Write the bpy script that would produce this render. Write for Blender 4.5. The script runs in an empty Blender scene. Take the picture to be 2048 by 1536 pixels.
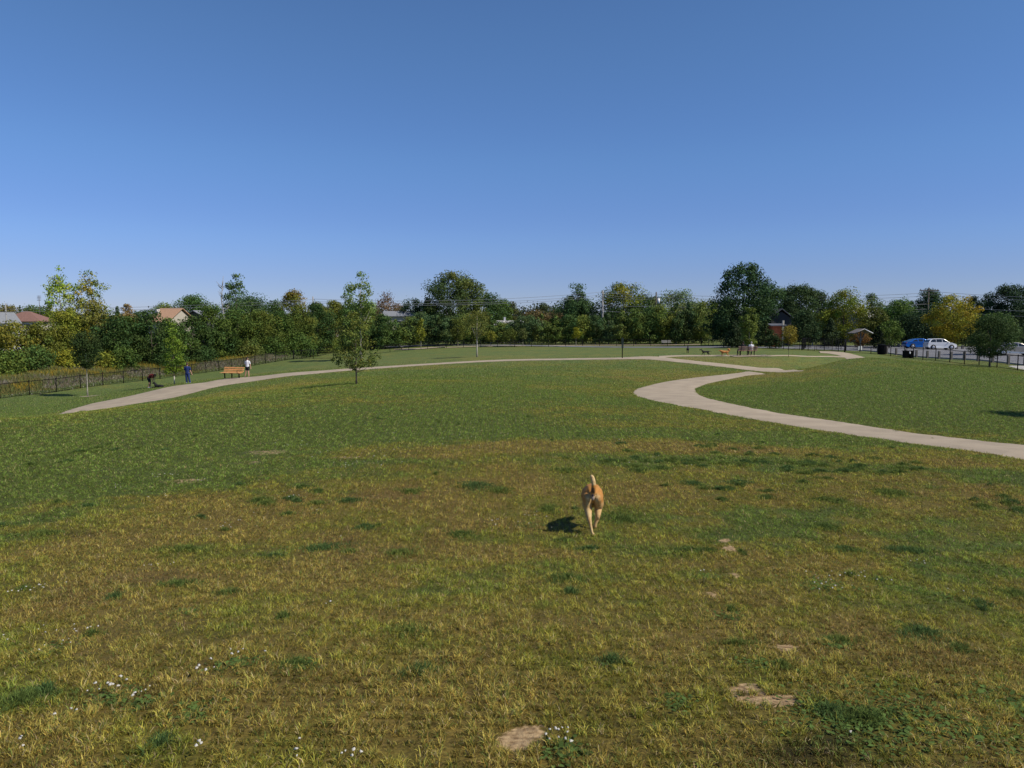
import bpy, math, random
import numpy as np
from mathutils import Vector, Matrix
# ---------------------------------------------------------------- camera, sky, sun, exposure
scene = bpy.context.scene
C = scene.collection
CAM_H = 1.6
F_PX, PX_W, PX_H, HORIZON = 1500.0, 2048, 1536, 650.0
PITCH = math.atan((PX_H/2-HORIZON)/F_PX)
cam_d = bpy.data.cameras.new("camera")
cam = bpy.data.objects.new("camera", cam_d); C.objects.link(cam)
cam_d.sensor_width = 36.0
cam_d.lens = 36.0*F_PX/PX_W
cam_d.clip_start = 0.1; cam_d.clip_end = 6000
cam.location = (0, 0, CAM_H)
cam.rotation_euler = (math.pi/2-PITCH, 0, 0)
scene.camera = cam

SUN_EL, SUN_AZ = math.radians(46), math.radians(113)      # azimuth clockwise from the view direction (+Y)
world = bpy.data.worlds.new("World"); scene.world = world; world.use_nodes = True
wn = world.node_tree; wn.nodes.clear()
sky = wn.nodes.new("ShaderNodeTexSky"); sky.sky_type = 'NISHITA'; sky.sun_disc = False
sky.sun_elevation = SUN_EL; sky.sun_rotation = SUN_AZ
sky.altitude = 200; sky.air_density = 1.0; sky.dust_density = 0.0; sky.ozone_density = 2.0
bg = wn.nodes.new("ShaderNodeBackground"); bg.inputs[1].default_value = 0.115
wo = wn.nodes.new("ShaderNodeOutputWorld")
tint = wn.nodes.new("ShaderNodeVectorMath"); tint.operation = 'MULTIPLY'; tint.inputs[1].default_value = (0.85, 0.88, 1.07)
wn.links.new(sky.outputs[0], tint.inputs[0]); tcw = wn.nodes.new("ShaderNodeTexCoord"); sxyz = wn.nodes.new("ShaderNodeSeparateXYZ"); wn.links.new(tcw.outputs["Generated"], sxyz.inputs[0])
rmp = wn.nodes.new("ShaderNodeValToRGB"); wn.links.new(sxyz.outputs[2], rmp.inputs[0]); rmp.color_ramp.interpolation = 'EASE'
els = rmp.color_ramp.elements; els[0].position = 0.0; els[0].color = (.50, .56, .78, 1); els[1].position = .55; els[1].color = (.64, .76, .86, 1)
for ps, cl in ((.05, (.51,.58,.80,1)), (.12, (.54,.66,.86,1)), (.22, (.58,.76,.90,1)), (.36, (.62,.82,.90,1))):
    el = els.new(ps); el.color = cl
mul2 = wn.nodes.new("ShaderNodeVectorMath"); mul2.operation = 'MULTIPLY'; wn.links.new(tint.outputs[0], mul2.inputs[0]); wn.links.new(rmp.outputs[0], mul2.inputs[1])
wn.links.new(mul2.outputs[0], bg.inputs[0]); wn.links.new(bg.outputs[0], wo.inputs[0])
sun_d = bpy.data.lights.new("sun", 'SUN'); sun_d.energy = 5.0; sun_d.angle = math.radians(0.53)
sun_d.color = (1.0, 0.93, 0.82)
sun = bpy.data.objects.new("sun", sun_d); C.objects.link(sun)
sdir = Vector((math.sin(SUN_AZ)*math.cos(SUN_EL), math.cos(SUN_AZ)*math.cos(SUN_EL), math.sin(SUN_EL)))
sun.rotation_euler = sdir.to_track_quat('Z', 'Y').to_euler()
scene.view_settings.view_transform = 'Standard'; scene.view_settings.look = 'None'
scene.view_settings.exposure = 0.0; scene.view_settings.gamma = 1.0
scene.cycles.max_bounces = 5; scene.cycles.transparent_max_bounces = 8

# ---------------------------------------------------------------- terrain shape
cp, sp = math.cos(PITCH), math.sin(PITCH)
def at(u, v, Y):
    """world point at depth Y that the photograph shows at (u, v)"""
    a = (u-PX_W/2)/F_PX; b = (v-PX_H/2)/F_PX
    dy = cp-b*sp; dz = -sp-b*cp
    return Vector((a/dy*Y, Y, CAM_H+dz/dy*Y))
CPTS = [(1024,1536,2.6),(0,1536,2.6),(2048,1536,2.6),
(1187,1077,8.35),(600,1080,8.3),(0,1090,8.2),(2048,1085,8.2),
(1024,920,14),(500,925,14),(0,925,15),(1600,930,14),(2048,940,13.5),
(1024,850,21.5),(500,860,20),(0,868,21),(1500,868,20.5),(2048,905,17),
(1700,857,23.5),(1550,832,27),(1400,800,33),(1024,800,30),
(1330,787,38.5),(1400,762,47),(1520,741,57),(1605,742,59),(1300,716,70),(1240,717.5,71),(1400,727,64),
(1000,721,75),(850,730,69),(700,739,65),(560,748,61.5),(560,755,58),(500,755,62),(500,764,57.5),(440,761,61),(440,773,56),
(350,772,59),(350,795,51.5),(270,790,56),(270,808,50),(190,806,53),(190,821,48),(115,830,46),
(713,768,38),(860,769,38),(1000,780,35.5),(560,785,36),(400,798,34),(200,820,31),(115,831,30),(0,836,28),(-200,850,26),
(463,757,61.5),(495,754.5,62),(375,767,64),(350,769,65),(300,775,66),(175,793,64),
(-100,815,58),(0,797,62),(59,792,64),(247,768,77),(320,758,85),(438,742,95),(510,731,100),(587,719,106),(664,706,135),
(667,717.5,109),(780,704,125),(817,700.6,130),(897,696,133),(1000,694,135),(1150,692,138),(1325,690,142),
(1424,694,120),(1540,696,110),(1600,700,101),(1655,703.5,95),(1688,705,93),(1738,707.5,92),(1799,714,88),(1847,720,80),(1921,728.5,72),(1949,730.6,69),(2015,738,63.5),(2100,750,58),
(1495,712.5,75),(1448,712.5,76),(1411,713,76),(1375,706.5,84),(1575,713,74),(955,714,85),(1690,712.5,86),(1712,716,83),(1680,729,72),(1640,742,64),(1760,716,74),
(1700,775,36),(1850,790,33),(2048,815,30),(1605,760,46),(1720,717,62),(1800,722,60),(1900,733,56),(2000,742,54),(2100,750,50),(1675,722,58),(1640,732,56),
(1650,712,80),
(1880,703,100),(2030,711,86),(1800,693,125),(2100,700,112),(1958,721,76),(1780,707,95),(1600,683,150),(1450,690,135),
(100,745,86),(0,765,80),(-100,780,76),(400,725,112),(600,702,150),(800,688,165),(300,730,105),
(0,720,130),(300,700,160),(1000,684,165),(1400,681,175),(1900,680,175),(2200,690,150),
(-300,690,300),(500,676,300),(1000,671,300),(1500,667,300),(2300,668,300),
(-300,658,1600),(500,656,1600),(1000,655,1600),(1500,655,1600),(2300,655,1600)]
def wrap(X, Y):
    Yc = np.maximum(np.asarray(Y, float), -5.0)
    return np.asarray(X, float)/(Yc+9), np.log(Yc+9)
_p = [at(*c) for c in CPTS]+[Vector((0,0,0)),Vector((-1.5,0,0)),Vector((1.5,0,0)),Vector((0,-2,0.02)),Vector((0,-5,0.05))]
def _warp(a): return np.clip(a, -.95, .95)*1.6
_pa, _pt = wrap([q.x for q in _p], [q.y for q in _p]); _pa = _warp(_pa); _pz = np.array([q.z for q in _p])
def _k(r2): return r2*np.log(r2+1e-9)*.5
_n = len(_p)
_A = np.zeros((_n+3, _n+3)); _A[:_n,:_n] = _k((_pa[:,None]-_pa)**2+(_pt[:,None]-_pt)**2)+np.eye(_n)*0.0006
_A[:_n,_n] = 1; _A[:_n,_n+1] = _pa; _A[:_n,_n+2] = _pt; _A[_n:,:_n] = _A[:_n,_n:].T
_W = np.linalg.solve(_A, np.r_[_pz, 0, 0, 0])
NA, NT = 560, 620
GA = np.linspace(-1.5, 1.5, NA)
GT = np.linspace(math.log(4.0), math.log(4000.0), NT)
_ga, _gt = np.meshgrid(GA, GT)                          # rows: t, cols: a
def _rbf(a, t):
    a = _warp(a.ravel()); t = t.ravel(); out = np.empty(len(a))
    for i in range(0, len(a), 20000):
        s = slice(i, i+20000)
        out[s] = _k((a[s,None]-_pa)**2+(t[s,None]-_pt)**2)@_W[:_n]+_W[_n]+_W[_n+1]*a[s]+_W[_n+2]*t[s]
    return out
GZ = _rbf(_ga, _gt).reshape(NT, NA)
def height(X, Y):
    """height of the ground mesh at X, Y (bilinear)"""
    a, t = wrap(X, Y)
    fa = np.clip((a-GA[0])/(GA[1]-GA[0]), 0, NA-1.001); ft = np.clip((t-GT[0])/(GT[1]-GT[0]), 0, NT-1.001)
    ia = fa.astype(int); it = ft.astype(int); fa = fa-ia; ft = ft-it
    return (GZ[it,ia]*(1-fa)+GZ[it,ia+1]*fa)*(1-ft)+(GZ[it+1,ia]*(1-fa)+GZ[it+1,ia+1]*fa)*ft
def hz(x, y): return float(height(np.array([x]), np.array([y]))[0])
_Ys = np.exp(np.linspace(math.log(2.0), math.log(900), 2500))
def gnd(u, v, ymin=0):
    """point of the ground that the photograph shows at (u, v)"""
    b = (v-PX_H/2)/F_PX; a = (u-PX_W/2)/F_PX
    Y = _Ys[_Ys > ymin]
    dy = cp-b*sp; X = a/dy*Y; Z = CAM_H+(-sp-b*cp)/dy*Y
    d = Z-height(X, Y); i = np.where(d < 0)[0]; i = i[0] if len(i) else len(Y)-1
    i = max(i, 1); t = d[i-1]/(d[i-1]-d[i]+1e-9); y = Y[i-1]+t*(Y[i]-Y[i-1]); x = a/dy*y
    return Vector((x, y, hz(x, y)))
def on(u, Y):
    """point on the ground at depth Y in the direction of column u"""
    x = (u-PX_W/2)/F_PX*Y/cp*0.995
    for _ in range(3):
        z = hz(x, Y); d = Y*cp-(z-CAM_H)*sp; x = (u-PX_W/2)/F_PX*d
    return Vector((x, Y, hz(x, Y)))

# ---------------------------------------------------------------- helpers
def link(o): C.objects.link(o); return o
def mesh_np(name, verts, faces, mat=None, col=None, parent=None, smooth=False, loc=None):
    """faces: (n,3) or (n,4) int array, or a list of tuples; col: per-vertex rgb"""
    me = bpy.data.meshes.new(name)
    verts = np.asarray(verts, np.float32)
    if isinstance(faces, np.ndarray):
        nf, k = faces.shape
        me.vertices.add(len(verts)); me.vertices.foreach_set("co", verts.ravel())
        me.loops.add(nf*k); me.loops.foreach_set("vertex_index", faces.ravel().astype(np.int32))
        me.polygons.add(nf); me.polygons.foreach_set("loop_start", np.arange(0, nf*k, k, dtype=np.int32))
        me.update(calc_edges=True)
    else:
        me.from_pydata([tuple(v) for v in verts], [], faces)
    if smooth: me.polygons.foreach_set("use_smooth", np.ones(len(me.polygons), bool))
    if col is not None:
        ca = me.color_attributes.new("Col", 'FLOAT_COLOR', 'POINT')
        c4 = np.ones((len(verts), 4), np.float32); c4[:,:3] = col
        ca.data.foreach_set("color", c4.ravel())
    if mat: me.materials.append(mat)
    o = link(bpy.data.objects.new(name, me))
    if parent is not None: o.parent = parent
    if loc is not None: o.location = loc
    return o
class MB:
    """collects simple shapes and links them as one mesh object"""
    def __init__(s): s.v = []; s.f = []; s.sm = []
    def add(s, vs, fs, smooth=False):
        n = len(s.v); s.v += [tuple(v) for v in vs]; s.f += [tuple(i+n for i in f) for f in fs]; s.sm += [smooth]*len(fs)
        return s
    def box(s, c, d, rz=0.0, rx=0.0):
        R = Matrix.Rotation(rz, 3, 'Z')@Matrix.Rotation(rx, 3, 'X'); c = Vector(c)
        vs = [c+R@Vector((x*d[0]/2, y*d[1]/2, z*d[2]/2)) for x in (-1,1) for y in (-1,1) for z in (-1,1)]
        return s.add(vs, [(0,1,3,2),(4,6,7,5),(0,4,5,1),(2,3,7,6),(0,2,6,4),(1,5,7,3)])
    def tube(s, pts, rad, n=8, caps=True, flat=1.0, up=(0,0,1)):
        pts = [Vector(p) for p in pts]
        if not hasattr(rad, '__len__'): rad = [rad]*len(pts)
        vs = []; N = len(pts); prev = None
        for i, p in enumerate(pts):
            d = (pts[min(i+1,N-1)]-pts[max(i-1,0)])
            if d.length < 1e-9: d = Vector((0,0,1))
            d.normalize()
            if prev is None:
                a = Vector(up) if abs(d.dot(Vector(up))) < .95 else Vector((1,0,0))
                x = d.cross(a).normalized()
            else:
                x = (prev-d*prev.dot(d)).normalized()
            prev = x; y = d.cross(x); r = rad[i]; r = r if hasattr(r, '__len__') else (r, r*flat)
            vs += [p+x*math.cos(2*math.pi*k/n)*r[0]+y*math.sin(2*math.pi*k/n)*r[1] for k in range(n)]
        fs = [(i*n+k, i*n+(k+1)%n, (i+1)*n+(k+1)%n, (i+1)*n+k) for i in range(N-1) for k in range(n)]
        if caps: fs += [tuple(range(n))[::-1], tuple((N-1)*n+k for k in range(n))]
        return s.add(vs, fs, True)
    def ball(s, c, r, n=10, m=7):
        c = Vector(c); r = r if hasattr(r, '__len__') else (r, r, r)
        vs = [c+Vector((r[0]*math.sin(math.pi*j/m)*math.cos(2*math.pi*i/n), r[1]*math.sin(math.pi*j/m)*math.sin(2*math.pi*i/n), r[2]*math.cos(math.pi*j/m))) for j in range(1, m) for i in range(n)]
        vs += [c+Vector((0,0,r[2])), c-Vector((0,0,r[2]))]; t = len(vs)-2
        fs = [((j)*n+i, (j+1)*n+i, (j+1)*n+(i+1)%n, j*n+(i+1)%n) for j in range(m-2) for i in range(n)]
        fs += [(t, i, (i+1)%n) for i in range(n)]+[(t+1, (m-2)*n+(i+1)%n, (m-2)*n+i) for i in range(n)]
        return s.add(vs, fs, True)
    def prism(s, poly, y0, y1):
        """poly of (x,z) extruded along y"""
        n = len(poly); vs = [(x,y0,z) for x,z in poly]+[(x,y1,z) for x,z in poly]
        return s.add(vs, [tuple(range(n)), tuple(range(2*n-1, n-1, -1))]+[(i,i+n,(i+1)%n+n,(i+1)%n) for i in range(n)])
    def build(s, name, mat, parent=None, bevel=0.0, loc=None, rz=0.0):
        me = bpy.data.meshes.new(name); me.from_pydata(s.v, [], s.f)
        me.polygons.foreach_set("use_smooth", s.sm)
        me.materials.append(mat); o = link(bpy.data.objects.new(name, me))
        if parent is not None: o.parent = parent
        if loc is not None: o.location = loc
        o.rotation_euler.z = rz
        if bevel:
            m = o.modifiers.new("bevel", 'BEVEL'); m.width = bevel; m.segments = 2; m.limit_method = 'ANGLE'
        return o
def tag(o, label=None, cat=None, group=None, kind=None):
    if label: o["label"] = label
    if cat: o["category"] = cat
    if group: o["group"] = group
    if kind: o["kind"] = kind
    return o
def empty(name, loc, rz=0.0, label=None, cat=None, group=None):
    o = link(bpy.data.objects.new(name, None)); o.location = loc; o.rotation_euler.z = rz; o.empty_display_size = .3
    return tag(o, label, cat, group)
def copy_tree(o, parent=None):
    c = o.copy(); C.objects.link(c); c.parent = parent
    for ch in [k for k in bpy.data.objects if k.parent is o and k is not c]: copy_tree(ch, c)
    return c

# ---------------------------------------------------------------- noise
_rs = np.random.RandomState(7); _T = _rs.rand(256, 256)
def vnoise(x, y, off=0):
    x = np.asarray(x)+off*17.3; y = np.asarray(y)+off*9.1
    i = np.floor(x).astype(int); j = np.floor(y).astype(int); u = x-i; v = y-j; u = u*u*(3-2*u); v = v*v*(3-2*v)
    g = lambda a, b: _T[a & 255, b & 255]
    return (g(i,j)*(1-u)+g(i+1,j)*u)*(1-v)+(g(i,j+1)*(1-u)+g(i+1,j+1)*u)*v
def fbm(x, y, s, o=4, off=0):
    r = 0; a = .5; t = 0
    for k in range(o): r = r+a*vnoise(x/s, y/s, off+k*3); t += a; a *= .55; s *= .47
    return r/t
def sstep(a, b, x): t = np.clip((x-a)/(b-a), 0, 1); return t*t*(3-2*t)

# ---------------------------------------------------------------- materials
def mat(name, base=(.5,.5,.5), rough=.8, metal=0.0, noise=0.0, nscale=8.0, bump=0.0, bscale=40.0, spec=.3):
    m = bpy.data.materials.new(name); m.use_nodes = True; nt = m.node_tree; b = nt.nodes["Principled BSDF"]
    b.inputs["Base Color"].default_value = (*base, 1); b.inputs["Roughness"].default_value = rough
    b.inputs["Metallic"].default_value = metal; b.inputs["Specular IOR Level"].default_value = spec
    tc = nt.nodes.new("ShaderNodeTexCoord")
    if noise:
        n = nt.nodes.new("ShaderNodeTexNoise"); n.inputs["Scale"].default_value = nscale; n.inputs["Detail"].default_value = 5
        nt.links.new(tc.outputs["Object"], n.inputs["Vector"])
        r = nt.nodes.new("ShaderNodeMapRange"); r.inputs[1].default_value = .3; r.inputs[2].default_value = .7
        r.inputs[3].default_value = 1-noise; r.inputs[4].default_value = 1+noise
        nt.links.new(n.outputs[0], r.inputs[0])
        x = nt.nodes.new("ShaderNodeVectorMath"); x.operation = 'SCALE'; x.inputs[0].default_value = base
        nt.links.new(r.outputs[0], x.inputs["Scale"]); nt.links.new(x.outputs[0], b.inputs["Base Color"])
    if bump:
        n = nt.nodes.new("ShaderNodeTexNoise"); n.inputs["Scale"].default_value = bscale; n.inputs["Detail"].default_value = 4
        nt.links.new(tc.outputs["Object"], n.inputs["Vector"])
        q = nt.nodes.new("ShaderNodeBump"); q.inputs["Strength"].default_value = bump; q.inputs["Distance"].default_value = .02
        nt.links.new(n.outputs[0], q.inputs["Height"]); nt.links.new(q.outputs[0], b.inputs["Normal"])
    return m
def attr_mat(name, rough=.9, fine=None, transl=0.0, objcol=False, bump=0.0, spec=.2):
    """base colour from the vertex colours, optionally times the object colour and a fine noise"""
    m = bpy.data.materials.new(name); m.use_nodes = True; nt = m.node_tree; b = nt.nodes["Principled BSDF"]
    b.inputs["Roughness"].default_value = rough; b.inputs["Specular IOR Level"].default_value = spec
    a = nt.nodes.new("ShaderNodeAttribute"); a.attribute_name = "Col"; out = a.outputs["Color"]
    def mul(o1, o2):
        x = nt.nodes.new("ShaderNodeVectorMath"); x.operation = 'MULTIPLY'; nt.links.new(o1, x.inputs[0]); nt.links.new(o2, x.inputs[1]); return x.outputs[0]
    if objcol:
        oi = nt.nodes.new("ShaderNodeObjectInfo"); out = mul(out, oi.outputs["Color"])
    if fine:
        geo = nt.nodes.new("ShaderNodeNewGeometry")
        for sc, lo, hi in fine:
            n = nt.nodes.new("ShaderNodeTexNoise"); n.inputs["Scale"].default_value = sc; n.inputs["Detail"].default_value = 6; n.inputs["Roughness"].default_value = .65
            nt.links.new(geo.outputs["Position"], n.inputs["Vector"])
            r = nt.nodes.new("ShaderNodeMapRange"); r.inputs[1].default_value = .34; r.inputs[2].default_value = .66; r.inputs[3].default_value = lo; r.inputs[4].default_value = hi
            nt.links.new(n.outputs[0], r.inputs[0]); out = mul(out, r.outputs[0])
            if bump:
                q = nt.nodes.new("ShaderNodeBump"); q.inputs["Strength"].default_value = bump; q.inputs["Distance"].default_value = .05
                nt.links.new(n.outputs[0], q.inputs["Height"]); nt.links.new(q.outputs[0], b.inputs["Normal"]); bump = 0
    nt.links.new(out, b.inputs["Base Color"])
    if transl:
        t = nt.nodes.new("ShaderNodeBsdfTranslucent"); nt.links.new(out, t.inputs[0])
        mx = nt.nodes.new("ShaderNodeMixShader"); mx.inputs[0].default_value = transl
        nt.links.new(b.outputs[0], mx.inputs[1]); nt.links.new(t.outputs[0], mx.inputs[2])
        nt.links.new(mx.outputs[0], nt.nodes["Material Output"].inputs[0])
    return m
M = dict(
 ground=attr_mat("lawn", .95, [(9.0,.72,1.3),(1.3,.85,1.17),(60.0,.6,1.4)], bump=.6),
 blade=attr_mat("grass_blade", .8, transl=.36, spec=.1),
 leaf=attr_mat("leaf", .65, transl=.25, objcol=True, spec=.12),
 path=mat("path_gravel", (.35,.285,.20), .95, noise=.13, nscale=1.1, bump=.6, bscale=60),
 asphalt=mat("asphalt", (.165,.165,.17), .9, noise=.15, nscale=.5, bump=.3),
 concrete=mat("concrete", (.42,.40,.36), .9, noise=.1, nscale=2),
 bark=mat("bark", (.10,.08,.06), .95, noise=.3, nscale=9, bump=.6),
 palebark=mat("pale_bark", (.34,.31,.25), .9, noise=.25, nscale=6, bump=.4),
 black=mat("black_metal", (.008,.008,.009), .8, noise=.2, spec=.08),
 galv=mat("grey_metal", (.35,.35,.34), .5, metal=.4, noise=.1),
 wire=mat("cable", (.22,.23,.24), .6),
 poleW=mat("pale_pole", (.27,.26,.24), .85, noise=.15, nscale=3),
 poleD=mat("dark_pole", (.09,.075,.06), .9, noise=.2, nscale=3),
 slat=mat("cedar_slat", (.74,.36,.13), .6, noise=.15, nscale=6),
 slatP=mat("weathered_slat", (.40,.25,.19), .7, noise=.15, nscale=6),
 slatG=mat("grey_slat", (.26,.25,.24), .8, noise=.15, nscale=6),
 skin=mat("skin", (.52,.30,.21), .6), tan=mat("tanned_skin", (.36,.19,.12), .6),
 navy=mat("navy_cotton", (.018,.035,.13), .9, noise=.2, nscale=14, bump=.3),
 white=mat("white_cotton", (.72,.72,.74), .9, noise=.06, nscale=10, bump=.3),
 dark=mat("black_cotton", (.012,.012,.016), .9, noise=.2, bump=.3),
 maroon=mat("maroon_cotton", (.13,.02,.018), .9, noise=.2, bump=.3),
 hairD=mat("dark_hair", (.02,.013,.01), .7), hairB=mat("brown_hair", (.07,.04,.022), .7), hairG=mat("grey_hair", (.35,.33,.30), .8),
 shoe=mat("shoe_rubber", (.30,.33,.42), .7), shoeD=mat("dark_shoe", (.03,.03,.03), .7),
 blackfur=mat("black_fur", (.012,.011,.010), .7, noise=.3, nscale=30, bump=.4),
 glass=mat("car_glass", (.015,.018,.02), .08, spec=.8), rubber=mat("rubber", (.018,.018,.018), .85),
 rim=mat("alloy_rim", (.5,.5,.52), .3, metal=.7), chrome=mat("lamp_glass", (.7,.7,.7), .15),
 redlamp=mat("red_lamp", (.35,.01,.01), .3),
 sign=mat("sign_green", (.02,.035,.03), .6), paper=mat("paper", (.7,.7,.68), .8),
 roofR=mat("red_brown_shingle", (.20,.11,.085), .9, noise=.15, nscale=3, bump=.4, bscale=14), roofT=mat("tan_shingle", (.42,.25,.15), .9, noise=.12, nscale=3, bump=.4, bscale=14),
 roofG=mat("grey_shingle", (.20,.21,.22), .9, noise=.12, nscale=3, bump=.4, bscale=14), roofD=mat("dark_shingle", (.10,.105,.12), .9, noise=.12, nscale=3), roofP=mat("pale_shingle", (.38,.37,.34), .9, noise=.1, nscale=3),
 wallW=mat("white_siding", (.62,.62,.60), .8, noise=.05), wallT=mat("beige_siding", (.42,.38,.31), .8, noise=.06), wallD=mat("dark_siding", (.055,.055,.055), .8, noise=.1),
 brick=mat("red_brick", (.60,.15,.06), .9, noise=.22, nscale=2.5), pane=mat("window_glass", (.03,.035,.045), .15, spec=.6),
 wood=mat("post_wood", (.15,.135,.12), .9, noise=.15, nscale=5),
 soilmat=mat("mulch", (.30,.27,.20), .95, noise=.2, nscale=3),
)
# ---------------------------------------------------------------- lawn colours (dry and green turf)
def blobs(lst): return [(gnd(u, v), rx, ry, w) for u, v, rx, ry, w in lst]
DRY = blobs([(1150,895,5,1.3,.9),(900,950,3,2,.5),(300,1050,3.5,1.0,.65),(150,1150,1.2,.6,.7),(500,1150,1.2,.6,.5),(560,775,6,4,.7),(450,790,4,4,.5),(620,760,5,4,.45),
 (860,735,9,4,.5),(1270,752,7,4,.6),(1180,745,8,4,.4),(1350,820,4,2.5,.55),(1500,860,3.5,2,.45),(1450,760,5,6,.5),(1560,752,4,4,.5),(1000,714,8,4,.6),(1440,722,8,3,.7),(1380,717,6,3,.6),
 (1320,890,3,1,.6),(1700,905,3,1,.5),(1950,925,2,.6,.6),(1800,985,1.5,.5,.4),(1900,1050,1.6,.7,.35),(50,1220,.7,.4,.7),(700,1400,1,.4,.45),(1900,880,3,1.5,.35),(300,1000,3,.5,.6),(640,840,2.5,1.5,.5),(350,862,2,1.2,.5),
 (1290,780,3,4,.5),(1450,960,1.5,.5,.3),(800,1000,1.5,.8,.4),(30,1500,.3,.2,.8),(1550,1140,.8,.4,.3),(1480,1300,.4,.25,.5),(200,1100,2,.7,.5),(1130,900,5,1,.5),(1620,730,2,2,.3)])
GRN = blobs([(60,930,5,3.5,1.1),(150,900,5,3,.9),(0,1000,2,1,.8),(480,855,4,2,.6),(250,960,3,1,.6),(600,890,3,1,.35),(900,855,5,3,.5),(1100,868,6,2,.6),(300,850,5,3,.6),(1400,920,3,.8,.8),(1650,935,4,.8,.8),
 (1480,870,5,1.6,.6),(1800,800,9,8,.7),(1650,780,6,7,.5),(1900,760,9,9,.6),(1050,745,14,8,.6),(820,745,8,6,.5),(1300,960,1.5,.6,.3),(1550,980,1.5,.6,.5),(100,815,10,5,.9),(230,785,10,6,.8),(400,750,9,8,.7),
 (1000,800,7,5,.3),(1990,1480,.5,.4,.6),(1600,1080,1,.4,.3),(2000,1150,.6,.5,.4),(400,1095,.5,.2,.7),(70,1400,.3,.2,.9),(1700,880,4,1,.4)])
SOIL = blobs([(1030,1482,.085,.06,1.3),(1062,1462,.07,.045,1.15),(1540,1402,.12,.05,1.45),(1490,1378,.08,.035,1.3),(1570,1297,.09,.06,1.25),(1460,1098,.09,.11,1.5),(1450,1082,.07,.06,1.2),(1468,1150,.07,.09,1.2),(1425,1190,.06,.10,1.1),(530,905,.7,.6,.55),(500,925,.5,.3,.52),(370,962,.5,.3,.62),(690,915,.7,.25,.52),
 (385,1357,.09,.04,1.0),(1215,1298,.07,.03,1.0),(755,1410,.08,.04,.8),(1460,1170,.08,.12,.6),(740,925,.25,.1,.7),(830,1505,.1,.04,.7),(1300,1250,.2,.1,.35),(1660,1260,.15,.08,.6),(100,1240,.2,.1,.4),(650,1330,.3,.15,.35)])
DARKP = blobs([(1455,1078,.09,.07,1.1),(1470,1148,.07,.09,1.2),(1425,1188,.06,.10,1.1),(1610,1440,.3,.12,.7),(1750,1450,.3,.15,.8),(660,1330,.2,.1,.4),(230,1385,.2,.1,.4),(1350,1480,.2,.1,.4),(1850,1500,.2,.1,.4),(100,1065,.5,.2,.5)])
def field(lst, X, Y):
    r = np.zeros(len(X))
    for p, rx, ry, w in lst:
        d = ((X-p.x)/rx)**2+((Y-p.y)/ry)**2; k = d < 9; r[k] += w*np.exp(-d[k]*.8)
    return r
def turf(X, Y):
    """albedo, soil amount of the turf at X, Y"""
    wx = X+1.5*(fbm(X, Y, 2.5, 2, 5)-.5); wy = Y+1.5*(fbm(X, Y, 2.5, 2, 9)-.5)
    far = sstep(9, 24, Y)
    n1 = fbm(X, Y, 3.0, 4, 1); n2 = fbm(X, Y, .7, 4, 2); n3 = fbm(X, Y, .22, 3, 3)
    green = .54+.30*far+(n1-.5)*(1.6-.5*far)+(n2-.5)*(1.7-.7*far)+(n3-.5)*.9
    green = green+field(GRN, wx, wy)*.65-field(DRY, wx, wy)*.75
    green = np.clip(green, 0, 1.15)[:, None]
    dry = np.array([.385,.312,.072]); olive = np.array([.330,.318,.050]); grn = np.array([.200,.275,.048])
    c = np.where(green < .45, dry+(olive-dry)*(green/.45), olive+(grn-olive)*np.clip((green-.45)/.5, 0, 1.1))
    rd = sstep(.55, .75, fbm(X, Y, 1.4, 3, 21))[:, None]*np.clip(1-green*1.2, 0, 1)
    c = c*(1-.35*rd)+np.array([.30,.19,.08])*.35*rd
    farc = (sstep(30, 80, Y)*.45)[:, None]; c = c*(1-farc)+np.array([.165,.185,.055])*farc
    dk = np.clip(field(DARKP, wx, wy), 0, 1)[:, None]; c = c*(1-.75*dk)+np.array([.03,.022,.014])*.75*dk
    s = field(SOIL, X+.10*(n2-.5), Y+.10*(n3-.5))+(n2-.5)*.45+(n3-.5)*.9+(fbm(X, Y, .07, 2, 61)-.5)*.5
    nz = (1-sstep(9, 14, Y))*sstep(.66, .78, fbm(X, Y, .8, 4, 33)*.6+n3*.4)*.5
    s = np.clip(sstep(.35, .75, s)+nz, 0, 1)
    return c, s
# ground sheet
X = (_ga*(np.exp(_gt))).ravel(); Y = (np.exp(_gt)-9).ravel(); Z = GZ.ravel()
c, s = turf(X, Y)
ft_ = sstep(12, 80, Y)[:,None]; shade = np.array([.30,.27,.25])*(1-ft_)+np.array([.52,.54,.60])*ft_    # brown thatch, darkened to paint the shade between blades; far lawn matched to it
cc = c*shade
lp = (sstep(60, 300, Y)*0)[:,None]
idx = np.arange(NT*NA).reshape(NT, NA)
fq = np.stack([idx[:-1,:-1], idx[:-1,1:], idx[1:,1:], idx[1:,:-1]], -1).reshape(-1, 4)
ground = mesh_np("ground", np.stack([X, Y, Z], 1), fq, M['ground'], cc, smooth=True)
sa = ground.data.attributes.new("Soil", 'FLOAT', 'POINT'); sa.data.foreach_set("value", np.clip(field(SOIL, X, Y), 0, 1.3).astype(np.float32))
nt_ = M['ground'].node_tree; bs_ = nt_.nodes["Principled BSDF"]; old = bs_.inputs["Base Color"].links[0].from_socket
at_ = nt_.nodes.new("ShaderNodeAttribute"); at_.attribute_name = "Soil"; ge_ = nt_.nodes.new("ShaderNodeNewGeometry"); ad = None
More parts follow.
